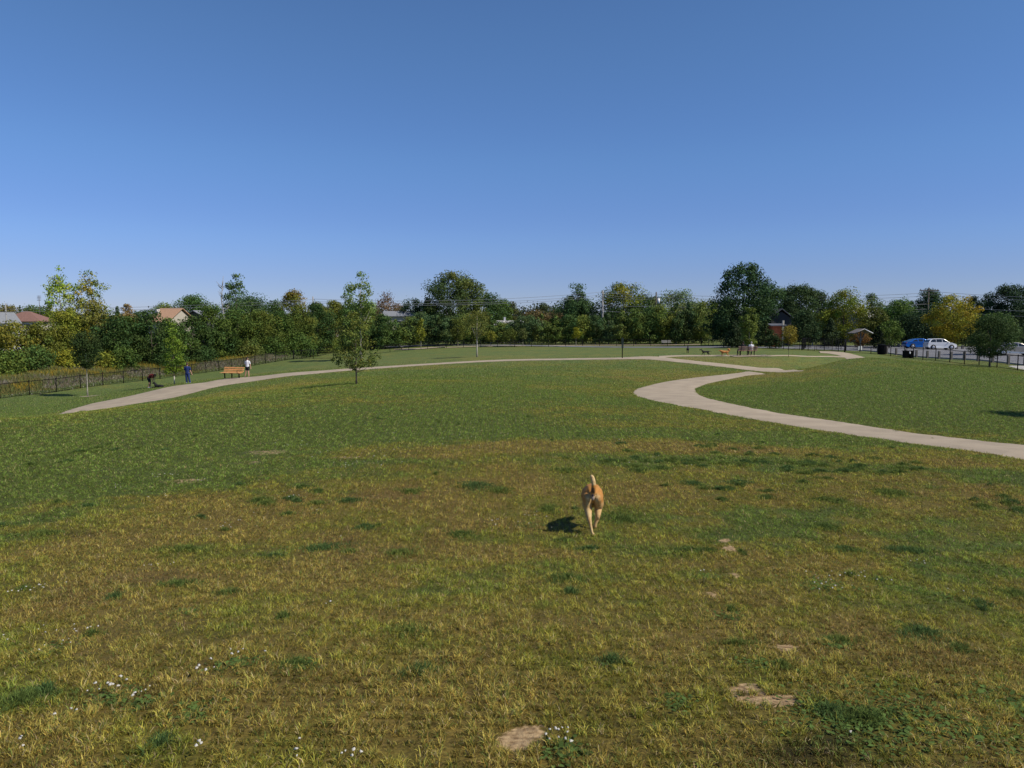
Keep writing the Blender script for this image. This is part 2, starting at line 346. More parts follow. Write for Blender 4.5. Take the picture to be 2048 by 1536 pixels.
for sc_, am_ in ((7, .7), (32, .8)):
    nz_ = nt_.nodes.new("ShaderNodeTexNoise"); nz_.inputs["Scale"].default_value = sc_; nz_.inputs["Detail"].default_value = 5; nt_.links.new(ge_.outputs["Position"], nz_.inputs["Vector"])
    q_ = nt_.nodes.new("ShaderNodeMath"); q_.operation = 'MULTIPLY_ADD'; nt_.links.new(nz_.outputs[0], q_.inputs[0]); q_.inputs[1].default_value = am_
    if ad is None: q_.inputs[2].default_value = -.75
    else: nt_.links.new(ad, q_.inputs[2])
    ad = q_.outputs[0]
q_ = nt_.nodes.new("ShaderNodeMath"); q_.operation = 'ADD'; nt_.links.new(ad, q_.inputs[0]); nt_.links.new(at_.outputs["Fac"], q_.inputs[1])
rg_ = nt_.nodes.new("ShaderNodeMapRange"); rg_.inputs[1].default_value = .42; rg_.inputs[2].default_value = .62; nt_.links.new(q_.outputs[0], rg_.inputs[0])
sc2 = nt_.nodes.new("ShaderNodeValToRGB"); nt_.links.new(nz_.outputs[0], sc2.inputs[0]); sc2.color_ramp.elements[0].position = .32; sc2.color_ramp.elements[0].color = (.15,.09,.04,1); sc2.color_ramp.elements[1].position = .6; sc2.color_ramp.elements[1].color = (.40,.28,.145,1)
mx_ = nt_.nodes.new("ShaderNodeMix"); mx_.data_type = 'RGBA'; nt_.links.new(rg_.outputs[0], mx_.inputs[0]); nt_.links.new(old, mx_.inputs[6]); nt_.links.new(sc2.outputs[0], mx_.inputs[7]); nt_.links.new(mx_.outputs[2], bs_.inputs["Base Color"])
tag(ground, kind="structure")
# ---------------------------------------------------------------- paths and paved areas
def ribbon(name, pairs, m, lift=.03, n=6, sub=14, kind="structure"):
    """pairs of edge points (Vector), drawn as a draped strip"""
    L = np.array([(a.x, a.y) for a, b in pairs]); R = np.array([(b.x, b.y) for a, b in pairs])
    def cr(P):
        out = []; Q = np.vstack([2*P[0]-P[1], P, 2*P[-1]-P[-2]])
        for i in range(1, len(Q)-2):
            for k in range(sub):
                t = k/sub; out.append(.5*(2*Q[i]+(Q[i+1]-Q[i-1])*t+(2*Q[i-1]-5*Q[i]+4*Q[i+1]-Q[i+2])*t*t+(3*Q[i]-Q[i-1]-3*Q[i+1]+Q[i+2])*t**3))
        return np.array(out+[P[-1]])
    L = cr(L); R = cr(R); N = len(L); w = np.linspace(0, 1, n+1)
    P = L[:,None,:]*(1-w[None,:,None])+R[:,None,:]*w[None,:,None]; P = P.reshape(-1, 2)
    edge = np.tile(np.where((w == 0)|(w == 1), -.01, lift), N)
    jit = ((fbm(P[:,0], P[:,1], .9, 3, 4)-.5)*.26+(fbm(P[:,0], P[:,1], .2, 2, 14)-.5)*.14)*np.tile(((w == 0)|(w == 1))*1.0, N)
    P[:,0] += jit; P[:,1] += jit
    z = height(P[:,0], P[:,1])+edge+.0004*P[:,1]
    i = np.arange(N*(n+1)).reshape(N, n+1)
    f = np.stack([i[:-1,:-1], i[:-1,1:], i[1:,1:], i[1:,:-1]], -1).reshape(-1, 4)
    o = mesh_np(name, np.c_[P, z], f, m, smooth=True); tag(o, kind=kind); return o
def wp(x, y): return Vector((x, y, hz(x, y)))
def edges(lst): return [(gnd(*a), gnd(*b)) if not isinstance(a, Vector) else (a, b) for a, b in lst]
mainp = edges([((150,817),(150,826)),((190,806),(190,821)),((270,790),(270,808)),((350,772),(350,795)),((440,761.5),(440,773)),((500,754.5),(500,764)),((560,748),(560,755)),((640,742),(640,747)),((700,737.5),(700,741.5)),((850,728),(850,731)),((1000,720),(1000,723)),((1140,717.3),(1140,720.2)),
 ((1240,715.5),(1240,719)),((1300,713),(1300,719.5)),((1350,717.5),(1345,723.5)),((1405,723.5),(1400,729.5)),((1470,730),(1465,736.5)),((1520,735.5),(1515,742.5)),((1565,739),(1560,745)),((1592,741.0),(1590,743.6)),((1607,742.2),(1607,742.7))])
a0 = [(wp(-33.5,33),wp(-29.5,32)),(wp(-32.5,39),wp(-28.0,38.5)),(wp(-31.5,44.5),wp(-27,42.8))]
mainp = [(gnd(112,829.6),gnd(112,830.4)),(gnd(130,823.5),gnd(130,829))]+mainp
ribbon("path", mainp, M['path'], .03)
ribbon("path", edges([((1492,743.5),(1530,748.5)),((1478,746),(1500,751)),((1442,750),(1462,758)),((1395,755),(1418,767)),((1330,764),(1396,775)),((1273,779),(1390,780)),((1276,792),(1398,790)),((1330,806),(1425,799)),((1440,826),(1480,811)),((1550,846),(1570,828)),((1700,869),(1720,849)),((1850,891),(1870,871)),((1960,905),(1980,883)),((2048,919),(2055,890)),((2200,945),(2220,910))]), M['path'], .034)
ribbon("path", edges([((1318,712.7),(1318,716)),((1360,711.2),(1358,713.4)),((1410,711),(1410,713)),((1450,711),(1450,712.9)),((1500,710.6),(1500,713.4)),((1545,711.3),(1545,713)),((1600,712.2),(1600,713.4)),((1650,713),(1650,714.2)),((1695,713.5),(1692,715.5))]), M['path'], .042)
ribbon("path", [(gnd(1638,703.3),gnd(1640,706)),(gnd(1668,703.6),gnd(1660,708)),(gnd(1695,706.5),gnd(1678,711.5)),(gnd(1716,711.5),gnd(1690,716)),(gnd(1731,715.5),gnd(1724,717))], M['path'], .046)
ribbon("path", edges([((803,698.6),(803,700)),((830,697.2),(830,699)),((865,694.6),(865,696.4)),((890,692.8),(890,694.4))]), M['path'], .03)
ribbon("path", [(on(u,137.5+dy),on(u,134.8+dy)) for u,dy in ((890,-1),(940,1),(1000,3),(1100,4),(1200,5),(1300,5),(1400,4))], M['path'], .03)
# parking lot: draped sheet right of the kerb, and the far service road
def sheet(name, poly_lr, m, lift): return ribbon(name, poly_lr, m, lift, n=24, sub=4)
sheet("road", [(wp(47.6,66),wp(110,66)),(wp(47.6,75),wp(112,75)),(wp(47.6,85),wp(118,85)),(wp(47.6,97),wp(125,97)),(wp(46,108),wp(130,108)),(wp(45,118),wp(130,118)),(wp(46,124),wp(130,124))], M['asphalt'], .05)
ribbon("road", [(wp(46.5,99),wp(46.5,118)),(wp(42,104),wp(42,118)),(wp(36,110),wp(36,120)),(wp(20,121),wp(20,127)),(wp(0,140),wp(0,144.5)),(wp(-30,150),wp(-30,154))], M['asphalt'], .06)
ribbon("pavement", [(wp(43.5,54),wp(47,54)),(wp(42.9,60),wp(46.2,61.5)),(wp(43.6,64),wp(46.6,65)),(wp(45,68),wp(47.4,68.5))], M['concrete'], .04)
kb = MB()
ky = [66+i*2 for i in range(24)]
for i in range(len(ky)-1):
    kx = lambda y: 47.45 if y < 98 else 47.45-(y-98)*.12
    y0, y1 = ky[i], ky[i+1]; x0, x1 = kx(y0), kx(y1); z0, z1 = hz(x0,y0)+.16, hz(x1,y1)+.16
    if i == 0: prev = None
    kb.add([(x0-.09,y0,z0-.4),(x0-.09,y0,z0),(x0+.09,y0,z0),(x0+.09,y0,z0-.4),(x1-.09,y1,z1-.4),(x1-.09,y1,z1),(x1+.09,y1,z1),(x1+.09,y1,z1-.4)], [(0,1,5,4),(1,2,6,5),(2,3,7,6)])
tag(kb.build("kerb", M['concrete']), kind="structure")
# ---------------------------------------------------------------- grass blades on the near lawn
def make_blades(name, X, Y, col, L, Wd, lean, seed, kindlabel, curl=1.0):
    r = np.random.RandomState(seed); n = len(X); Z = height(X, Y)
    th = r.rand(n)*2*np.pi; le = lean*(.35+.9*r.rand(n)); ph = r.rand(n)*2*np.pi
    dx, dy = np.cos(ph), np.sin(ph); sx, sy = np.cos(th)*Wd/2, np.sin(th)*Wd/2
    h1 = L*.55*np.cos(le*.6); o1 = L*.55*np.sin(le*.6); h2 = h1+L*.45*np.cos(le*1.5*curl); o2 = o1+L*.45*np.sin(np.minimum(le*1.5*curl, 1.5))
    h2 = np.maximum(h2, .006)
    V = np.empty((n, 5, 3), np.float32); b = np.stack([X, Y, Z-.004], 1)
    V[:,0] = b-np.stack([sx, sy, 0*sx], 1); V[:,1] = b+np.stack([sx, sy, 0*sx], 1)
    m = b+np.stack([dx*o1, dy*o1, h1], 1)
    V[:,2] = m+np.stack([sx, sy, 0*sx], 1)*.85; V[:,3] = m-np.stack([sx, sy, 0*sx], 1)*.85
    V[:,4] = b+np.stack([dx*o2, dy*o2, h2], 1)
    i = (np.arange(n)*5)[:,None]
    F = np.concatenate([i+[0,1,2], i+[0,2,3], i+[3,2,4]], 1).reshape(-1, 3)
    c = np.repeat(col[:,None,:], 5, 1); c[:,4] *= 1.12
    o = mesh_np(name, V.reshape(-1, 3), F, M['blade'], c.reshape(-1, 3)); tag(o, kind="stuff")
    if kindlabel: o["label"] = kindlabel
    return o
r = np.random.RandomState(11)
def sample_Y(n, y0, y1, p):
    u = r.rand(n); q = 2-p
    return (y0**q+(y1**q-y0**q)*u)**(1/q)
N = 3300000
Y = sample_Y(N, 2.0, 85.0, 1.84); X = (r.rand(N)*2-1)*(Y*.72+1.2)
keep_path = np.ones(N, bool); Xj = X+.05*r.randn(N); Yj = Y+.09*r.randn(N)
for o in [k for k in bpy.data.objects if k.name.startswith("path")]:       # keep the blades off the gravel
    me = o.data; co = np.empty(len(me.vertices)*3, np.float32); me.vertices.foreach_get("co", co); co = co.reshape(-1, 7, 3)
    Lr, Rr = co[:,0,:2], co[:,-1,:2]
    for k in range(0, len(Lr)-1):
        if min(Lr[k,1], Rr[k,1]) > 90: continue
        q = [Lr[k], Lr[k+1], Rr[k+1], Rr[k]]
        x0, x1 = min(p[0] for p in q), max(p[0] for p in q); y0, y1 = min(p[1] for p in q), max(p[1] for p in q)
        m_ = np.where((Xj > x0) & (Xj < x1) & (Yj > y0) & (Yj < y1))[0]
        if not len(m_): continue
        sg = [np.sign((q[(j+1)%4][0]-q[j][0])*(Yj[m_]-q[j][1])-(q[(j+1)%4][1]-q[j][1])*(Xj[m_]-q[j][0])) for j in range(4)]
        keep_path[m_[np.abs(sum(sg)) == 4]] = False
X, Y = X[keep_path], Y[keep_path]
cs_ = .055*(1+.045*Y); gx = np.floor(X/cs_).astype(int); gy = np.floor(Y/(cs_*1.2)).astype(int)      # blades gather in small clumps
h1 = _T[(gx*7+gy*13) & 255, (gy*11-gx*5) & 255]; h2 = _T[(gx*3-gy*17) & 255, (gy*5+gx*19) & 255]; h3 = _T[(gx*23+gy) & 255, (gy*29+gx*2) & 255]; h4 = _T[(gx+gy*31) & 255, (gy*3-gx*37) & 255]
near_ = (1-sstep(18, 50, Y))
X = X+((gx+.5+(h1-.5)*.9)*cs_-X)*.36*near_; Y = Y+((gy+.5+(h2-.5)*.9)*cs_*1.2-Y)*.36*near_
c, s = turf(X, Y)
dens = .62*fbm(X, Y, .35, 3, 40)+.38*fbm(X, Y, .075, 2, 44); keep = (r.rand(len(X)) > s*1.05) & (r.rand(len(X)) > .85*np.clip(field(DARKP, X, Y), 0, 1)) & (r.rand(len(X)) < np.clip(.25+3.2*(dens-.31), .22, 1)+sstep(10, 26, Y)) & (r.rand(len(X)) > sstep(26, 85, Y))
keep &= r.rand(len(X)) > .6*(h4 < .16)*near_
X, Y, c, dens, h3, near_ = X[keep], Y[keep], c[keep], dens[keep], h3[keep], near_[keep]; n = len(X)
bright = (.46+1.2*r.rand(n)**1.4)*(1+(h3-.45)*.75*near_)
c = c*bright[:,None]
straw = (r.rand(n) < .10)[:,None]; c = np.where(straw, np.array([.42,.33,.17])*bright[:,None]*.9, c)
gb = (r.rand(n) < .24)[:,None]; c = np.where(gb & ~straw, np.array([.15,.20,.045])*bright[:,None], c)
flat = (r.rand(n) < .34*near_); c = np.where(flat[:,None], c*np.array([.80,.66,.62])*(.45+.9*r.rand(n))[:,None], c)
L = (.020+.024*r.rand(n)+.05*np.clip(dens-.5, 0, .3))*(1+.02*Y)*(1+(h3-.5)*.7*near_); Wd = (.0021+.0014*r.rand(n))*np.maximum(1, Y/5.0)**.8
make_blades("grass", X, Y, c, L, Wd, np.where(flat, 1.5, .8+.7*r.rand(n)), 3, "short dry olive and brown turf of the lawn")
# darker blue-green tufts
TUFTS = [(645,1098,.30,.13),(800,1107,.22,.1),(922,1070,.27,.12),(730,1055,.2,.1),(380,1100,.4,.13),(355,1172,.22,.12),(950,972,.4,.2),(1000,982,.3,.14),(1135,1158,.26,.15),(1140,1185,.1,.08),(820,1265,.2,.09),(1380,1103,.28,.12),(1815,1103,.34,.12),
 (2010,1005,.5,.2),(1245,1038,.3,.2),(1845,1268,.3,.12),(1785,987,.4,.2),(1640,930,1.4,.35),(1450,905,1.2,.5),(1750,940,1.0,.3),(1340,925,.6,.3),(40,1405,.28,.2),(90,1385,.12,.08),(1680,1285,.14,.07),(455,1187,.12,.06),(1225,1325,.1,.06),(1130,942,.3,.15),(1500,985,.6,.3),
 (1250,925,.6,.3),(230,1195,.1,.07),(1100,1020,.3,.2),(1730,1440,.25,.08),(1660,1425,.12,.06),(700,1105,.1,.08),(1920,1300,.1,.05),(840,1345,.15,.08),(1560,1335,.1,.05),(1650,1055,.35,.15),(1690,1100,.2,.1),(820,985,.3,.12),(560,1003,.5,.2),(1960,1210,.15,.08),(2030,1190,.2,.12),(200,905,.8,.4),(1180,1100,.2,.1),(90,1068,.3,.1)]
xs, ys, cs, Ls, Ws = [], [], [], [], []
TF = []
for u, v, rx, ry in TUFTS:
    p = gnd(u, v)
    if rx < .45: TF.append((p, rx, ry))
    else:
        for _ in range(int(6+rx*9)): TF.append((wp(p.x+rx*1.1*r.randn()*.8, p.y+ry*1.8*r.randn()), .10+.16*r.rand(), .06+.07*r.rand()))
for _ in range(55):
    y_ = sample_Y(1, 2.4, 24, .9)[0]; TF.append((wp((r.rand()*2-1)*y_*.7, y_), .04+.13*r.rand()**2, .03+.07*r.rand()**2))
for k, (p, rx, ry) in enumerate(TF):
    m = int(950*(rx*ry/.03)**.7*min(1, 6/p.y)**.5); m = min(m, 5200)
    a = r.rand(m)*2*np.pi; q = r.rand(m)**.75; q2 = q*(1+1.0*(vnoise(np.cos(a)*1.6+k, np.sin(a)*1.6+k*3)-.5)*2)*(.95+.25*r.randn(m)*q); rx *= .82; ry *= .8
    x = p.x+rx*np.cos(a)*q2; y = p.y+ry*2.2*np.sin(a)*q2
    xs.append(x); ys.append(y); base = [np.array([.095,.155,.045]), np.array([.145,.190,.042]), np.array([.120,.170,.040])][k % 3]
    cs.append(base[None,:]*(.5+1.1*r.rand(m)**1.5)[:,None]); Ls.append((.04+.035*r.rand(m))*(1.15-.6*q)*(1+.02*p.y)); Ws.append(np.full(m, .0036)*max(1, p.y/5)**.8)
make_blades("grass_tufts", *[np.concatenate(z) for z in (xs, ys)], np.concatenate(cs), np.concatenate(Ls), np.concatenate(Ws), 1.0, 5, "dark blue-green tufts of coarse grass scattered through the dry turf")
# broad-leaved weeds
WEEDS = [(1350,1405,.09,60),(1128,1502,.08,70),(1655,1172,.28,170),(1700,1440,.30,240),(1800,1425,.3,200),(1990,1388,.18,110),(100,1300,.16,80),(390,1425,.10,60),(230,1395,.10,70),(280,1410,.07,50),(600,1330,.10,50),(470,1330,.12,70),(1670,1290,.1,70),(1840,1135,.12,50),(1410,1155,.1,50),(50,1070,.2,50),(1520,1330,.1,50),(700,930,.7,120),(280,965,.5,120),(950,880,1.0,80),(1460,1235,.12,40),(370,1225,.1,40),(640,1025,.15,40),(1060,1050,.25,90),(580,1100,.2,30),(1950,1460,.2,90),(1880,1190,.15,50),(2020,1420,.15,60)]
V, Fc, Cc = [], [], []
for u, v, R, m in WEEDS:
    p = gnd(u, v)
    for i in range(int(m*1.9)):
        x = p.x+r.randn()*R*.5; y = p.y+r.randn()*R*.6; z = hz(x, y)+.008; a = r.rand()*6.28; l = .014+.022*r.rand(); w = l*.32; t = .1+.5*r.rand()
        d = np.array([math.cos(a)*math.cos(t), math.sin(a)*math.cos(t), math.sin(t)]); sd = np.array([-math.sin(a), math.cos(a), 0])
        o_ = np.array([x, y, z]); k = len(V)
        V += [o_, o_+d*l*.45+sd*w, o_+d*l+np.array([0,0,-.006]), o_+d*l*.45-sd*w]; Fc.append((k,k+1,k+2,k+3))
        g = np.array([.105,.165,.04])*(.5+.9*r.rand()); Cc += [g]*4
w_ = mesh_np("weeds", V, np.array(Fc), M['blade'], np.array(Cc)); tag(w_, "low broad-leaved clover and plantain leaves in the dry turf", kind="stuff")
# white clover heads and curled pale leaves
FLW = [(1690,1160,14,.22),(1660,1180,10,.2),(480,1325,6,.07),(410,1355,4,.06),(225,1385,8,.07),(205,1390,5,.06),(280,1405,5,.06),(50,1190,9,.16),(90,1185,5,.1),(90,1275,7,.15),(150,1275,5,.1),(120,1305,6,.1),(1110,1492,7,.05),(1130,1487,4,.04),(1208,1049,1,.01),(1410,1153,4,.05),
 (1630,1053,1,.01),(1842,1133,5,.08),(720,928,22,.9),(690,915,16,1.0),(410,965,6,.2),(310,955,9,.35),(230,980,6,.2),(295,1000,3,.3),(570,997,5,.15),(625,1025,5,.15),(470,1050,5,.4),(455,1060,5,.2),(600,895,10,.8),(950,880,14,1.6),(850,880,12,1.6),(1040,1055,8,.3),(985,1050,3,.2),(1080,1040,5,.2),
 (680,1078,2,.05),(30,1520,4,.08),(135,1445,3,.05),(600,1525,3,.05),(720,1527,3,.05),(400,1522,3,.04),(660,1220,2,.02),(330,1140,4,.1),(290,1140,3,.1),(1560,975,3,.3),(1900,1190,2,.1),(1700,1490,1,.01),(1400,920,8,1.5),(1100,885,12,2.5),(770,905,6,.4),(670,1530,3,.05)]
V, Fc = [], []
ico = [(0,0,1),(.89,0,.45),(.28,.85,.45),(-.72,.53,.45),(-.72,-.53,.45),(.28,-.85,.45),(.72,.53,-.3),(-.28,.85,-.3),(-.89,0,-.3),(-.28,-.85,-.3),(.72,-.53,-.3)]
icf = [(0,1,2),(0,2,3),(0,3,4),(0,4,5),(0,5,1),(1,6,2),(2,7,3),(3,8,4),(4,9,5),(5,10,1),(2,6,7),(3,7,8),(4,8,9),(5,9,10),(1,10,6)]
for u, v, m, R in FLW:
    p = gnd(u, v)
    for i in range(m):
        x = p.x+r.randn()*R*.6; y = p.y+r.randn()*R*.6; s_ = (.0035+.0045*r.rand())*max(1, p.y/9)**.5; z = hz(x, y)+.045+.02*r.rand(); k = len(V)
        e = r.randn(11, 3)*.25
        V += [(x+s_*(a+f[0]), y+s_*(b+f[1]), z+s_*(c_+f[2])*.8) for (a, b, c_), f in zip(ico, e)]; Fc += [(a+k,b+k,c_+k) for a, b, c_ in icf]
fl = mesh_np("clover_flowers", V, np.array(Fc), mat("petal", (.46,.44,.38), .8)); tag(fl, "tiny white clover heads dotted in clusters over the turf", kind="stuff")
# dry weedy meadow with goldenrod behind the left fence
xs, ys, cs, Ls, Ws = [], [], [], [], []
FX = [(-60,40),(-46,52),(-42.2,62),(-41.3,65),(-40.9,77),(-40.6,87),(-38,95),(-33.5,101),(-31,106)]      # left boundary fence line, see below
n = 150000; Y = 56+(126-56)*r.rand(n)**.8; fxl = np.interp(Y, [p[1] for p in FX], [p[0] for p in FX])
wid = np.interp(Y, [56,80,100,126], [32,15,13,12]); X = fxl-.6-wid*r.rand(n)
gold = fbm(X, Y, 5, 3, 50)+.30*sstep(2.5, 7, fxl-X)-.16; tall = .12+.95*sstep(.05, .5, (fxl-X)/wid)+.5*(fbm(X, Y, 2, 3, 55)-.5)
c = np.where((gold > .63)[:,None], np.array([.36,.25,.035]), np.where((gold > .50)[:,None], np.array([.22,.19,.06]), np.where((fxl-X > 2.2)[:,None], np.array([.25,.205,.14]), np.array([.19,.22,.08]))))
c = np.where((r.rand(n) < .38)[:,None], np.array([.13,.17,.05]), c)*(.6+.8*r.rand(n))[:,None]
c = np.where(((gold < .45) & (r.rand(n) < .07))[:,None], np.array([.42,.38,.33]), c)
make_blades("meadow", X, Y, c, np.clip(tall, .15, 1.6)*(.7+.5*r.rand(n)), .05+.04*r.rand(n), .45, 8, "tall dry weeds and goldenrod beyond the left chain-link fence")
# ---------------------------------------------------------------- trees
def crown_mesh(name, H, Wx, shape, z0=0.0, nl=1800, leaf=.22, seed=1, seeds_cl=None, hue=.12, gap=0.0, ragged=.25, clsize=.2, top2=None, dn=4.6):
    """leaf-sized faces in clumps spread through a crown volume of height H and width Wx, starting at z0"""
    r = np.random.RandomState(seed)
    prof = dict(round=lambda h: np.sqrt(np.clip(1-(2*h-1)**2, 0, 1)), oval=lambda h: np.sqrt(np.clip(1-(2*h-.85)**2/1.25, 0, 1))*np.clip((1-h)*3.2, 0, 1)**.5,
      column=lambda h: np.clip(h*6, 0, 1)**.6*np.clip((1-h)*2.2, 0, 1)**.6, cone=lambda h: np.clip(h*9, 0, 1)**.6*(1-h)**.8*1.05+.03,
      dome=lambda h: np.clip(1-(h*.98)**2.4, 0, 1)**.5*np.clip(h*7+.45, 0, 1), spread=lambda h: np.clip(h*2.2, 0, 1)**.8*np.sqrt(np.clip(1-((h-.55)/.47)**2*(h > .55), 0, 1)),
      vase=lambda h: (.35+.65*np.clip(h*1.5, 0, 1))*np.sqrt(np.clip(1-((h-.66)/.36)**2*(h > .66), 0, 1)), bush=lambda h: np.clip(1-h**2.2, 0, 1)**.5*np.clip(.85+h, 0, 1))[shape]
    Wx = Wx*1.3; K = seeds_cl or max(18, int(1.9/clsize**2*1.15))
    if nl is None or nl > 0:
        want = dn*(H-z0)*Wx*.75/(.31*leaf*leaf)
        if want > 17000: leaf *= math.sqrt(want/17000); want = 17000
        nl = int(want)
    h = r.rand(K*3); w = prof(h); k = r.rand(K*3) < w/np.max(w)*.9+.12; h = h[k][:K]; w = w[k][:K]; K = len(h)
    an = r.rand(K)*2*np.pi; rad = w*(.30+.70*np.sqrt(r.rand(K)))*(1+ragged*(r.rand(K)-.55)*1.4)
    rc = clsize*Wx*(.65+.6*r.rand(K))
    cx = np.cos(an)*np.maximum(rad*Wx/2-rc*.45, 0); cy = np.sin(an)*np.maximum(rad*Wx/2-rc*.45, 0); cz = z0+h*(H-z0)*(.97)
    cz = np.clip(cz, z0+rc*.5, H-rc*.6); nar = .06 if shape in ('cone', 'column') else .28; it_ = np.argsort(cz)[-3:]; cz[it_] = H-rc[it_]*(.6+r.rand(3)*.5); cx[it_] = (r.rand(3)-.5)*Wx*nar; cy[it_] = (r.rand(3)-.5)*Wx*nar
    if nar < .1: rc = rc*(1-.6*(cz-z0)/(H-z0)); cz[it_] = H-(H-z0)*np.array([.035,.08,.13]); rc[it_] = clsize*Wx*np.array([.28,.40,.5])
    if gap: kk = r.rand(K) > gap; cx, cy, cz, rc = cx[kk], cy[kk], cz[kk], rc[kk]; K = len(cx)
    cl = r.randint(0, K, nl); d = r.randn(nl, 3); d /= np.linalg.norm(d, axis=1)[:,None]
    q = r.rand(nl)**.42; P = np.stack([cx[cl], cy[cl], cz[cl]], 1)+d*(q*rc[cl])[:,None]*np.array([1,1,.8])
    st = r.rand(nl) < .05; P[st] += r.randn(st.sum(), 3)*rc[cl][st][:,None]*.22
    nrm = d*.9+r.randn(nl, 3)*.65+np.array([0,0,.35]); nrm /= np.linalg.norm(nrm, axis=1)[:,None]
    t = np.cross(nrm, r.randn(nl, 3)); t /= np.linalg.norm(t, axis=1)[:,None]+1e-9; b = np.cross(nrm, t)
    l = leaf*(.6+.8*r.rand(nl))[:,None]; wd = l*.62
    V = np.stack([P-t*l*.5, P+b*wd*.5+nrm*l*.08, P+t*l*.5-nrm*l*.08, P-b*wd*.5+nrm*l*.08], 1).reshape(-1, 3)
    V[:,2] = np.maximum(V[:,2], .05)
    F = np.arange(nl*4).reshape(nl, 4)
    cb = 1+hue*2.0*(r.rand(K)-.5); g = cb[cl]*(.72+.56*r.rand(nl)); warm = (r.rand(K)-.5)*hue*1.6
    col = np.stack([g*(1+warm[cl]), g, g*(1-warm[cl]*.8)], 1)
    if top2 is not None:                                # a second leaf colour (autumn leaves) on some clumps
        fr, tc_ = top2; sel = (cz[cl]-z0)/(H-z0)+.5*(r.rand(K)[cl]-.5)+.25*np.sign(-cx[cl])*(fr < .9) > fr
        col[sel] = col[sel]*np.array(tc_)
    return V, F, np.repeat(col, 4, 0), np.stack([cx, cy, cz], 1)
def trunk_mb(H, z0, r0, centers, seed=1, nb=7, lean=0.0, stems=1):
    rr = random.Random(seed); mb = MB()
    top = z0+(H-z0)*.75
    for s_ in range(stems):
        ang = rr.random()*6.28; off = (0 if stems == 1 else .9*r0*3)
        pts = []; N = 7
        for i in range(N):
            f = i/(N-1); pts.append((lean*f*H+math.cos(ang)*off*(.2+f*1.5)+rr.uniform(-1,1)*r0*.5*f, math.sin(ang)*off*(.2+f*1.5)+rr.uniform(-1,1)*r0*.5*f, -.15+(top+.15)*f))
        rad = [r0*1.35*(1 if stems == 1 else .6)]+[r0*(1-.8*i/(N-1))*(1 if stems == 1 else .6) for i in range(1, N)]
        mb.tube(pts, rad, 7)
        cs = list(centers); rr.shuffle(cs)
        for c_ in cs[:nb]:
            f = min(.95, max(z0*.9/top, (c_[2]*.62)/top)); i = f*(N-1); j = min(int(i), N-2); p0 = Vector(pts[j]).lerp(Vector(pts[j+1]), i-j)
            p2 = Vector(c_); pm = p0.lerp(p2, .5)+Vector((0,0,-.06*(p2-p0).length))
            q = r0*(1-.8*f)*.55
            mb.tube([p0, pm, p2], [q, q*.6, q*.2], 5)
    return mb
VAR = {}
def tree(name, pos, H, Wx, shape, col, label, z0f=.2, leaf=None, nl=1800, seed=1, bark='bark', r0=None, group=None, cat="tree", rz=None, stems=1, lean=0.0, nb=7, **kw):
    e = empty(name, pos, rz if rz is not None else (seed*1.7) % 6.28, label, cat, group)
    if leaf is None: leaf = max(.07, .0022*math.hypot(pos[0], pos[1]))
    V, F, Cc, cen = crown_mesh(name, H, Wx, shape, z0f*H, nl, leaf, seed, **kw)
    cr = mesh_np("crown", V, F, M['leaf'], Cc, e); cr.color = (col[0]*1.38, col[1]*1.5, col[2]*.9, 1)
    if lean: V2 = V.copy()
    trunk_mb(H, z0f*H, r0 or max(.035, H*.016), cen, seed, nb=nb, lean=lean, stems=stems).build("trunk", M[bark], e)
    return e
def tree_px(name, u, Y, vtop, wpx, shape, col, label, ypos=None, **kw):
    p = on(u, Y); ztop = at(u, vtop, Y).z; W = wpx*Y/F_PX
    kw.setdefault('seed', int(u*7+vtop) % 9973)
    return tree(name, (p.x, p.y, p.z), ztop-p.z, W, shape, col, label, **kw)
DG, MG, OG, YG, BG, YEL, GLD, RED = (.032,.052,.022), (.050,.074,.024), (.082,.088,.024), (.125,.135,.028), (.034,.056,.032), (.24,.19,.025), (.23,.135,.03), (.12,.065,.045)
PG = (.085,.10,.06)
FENCE_A = [(-130,56.5),(-60,59.2),(0,61.8),(59,65),(113,68.5),(161,72),(206,75),(247,78),(285,81.5),(320,85),(352,88),(383,90.5),(412,93),(438,95),(463,97),(488,98.5),(510,100),(531,102),(551,103.5),(570,105),(587,106.5),(604,110),(620,115),(635,120),(650,127),(664,134)]
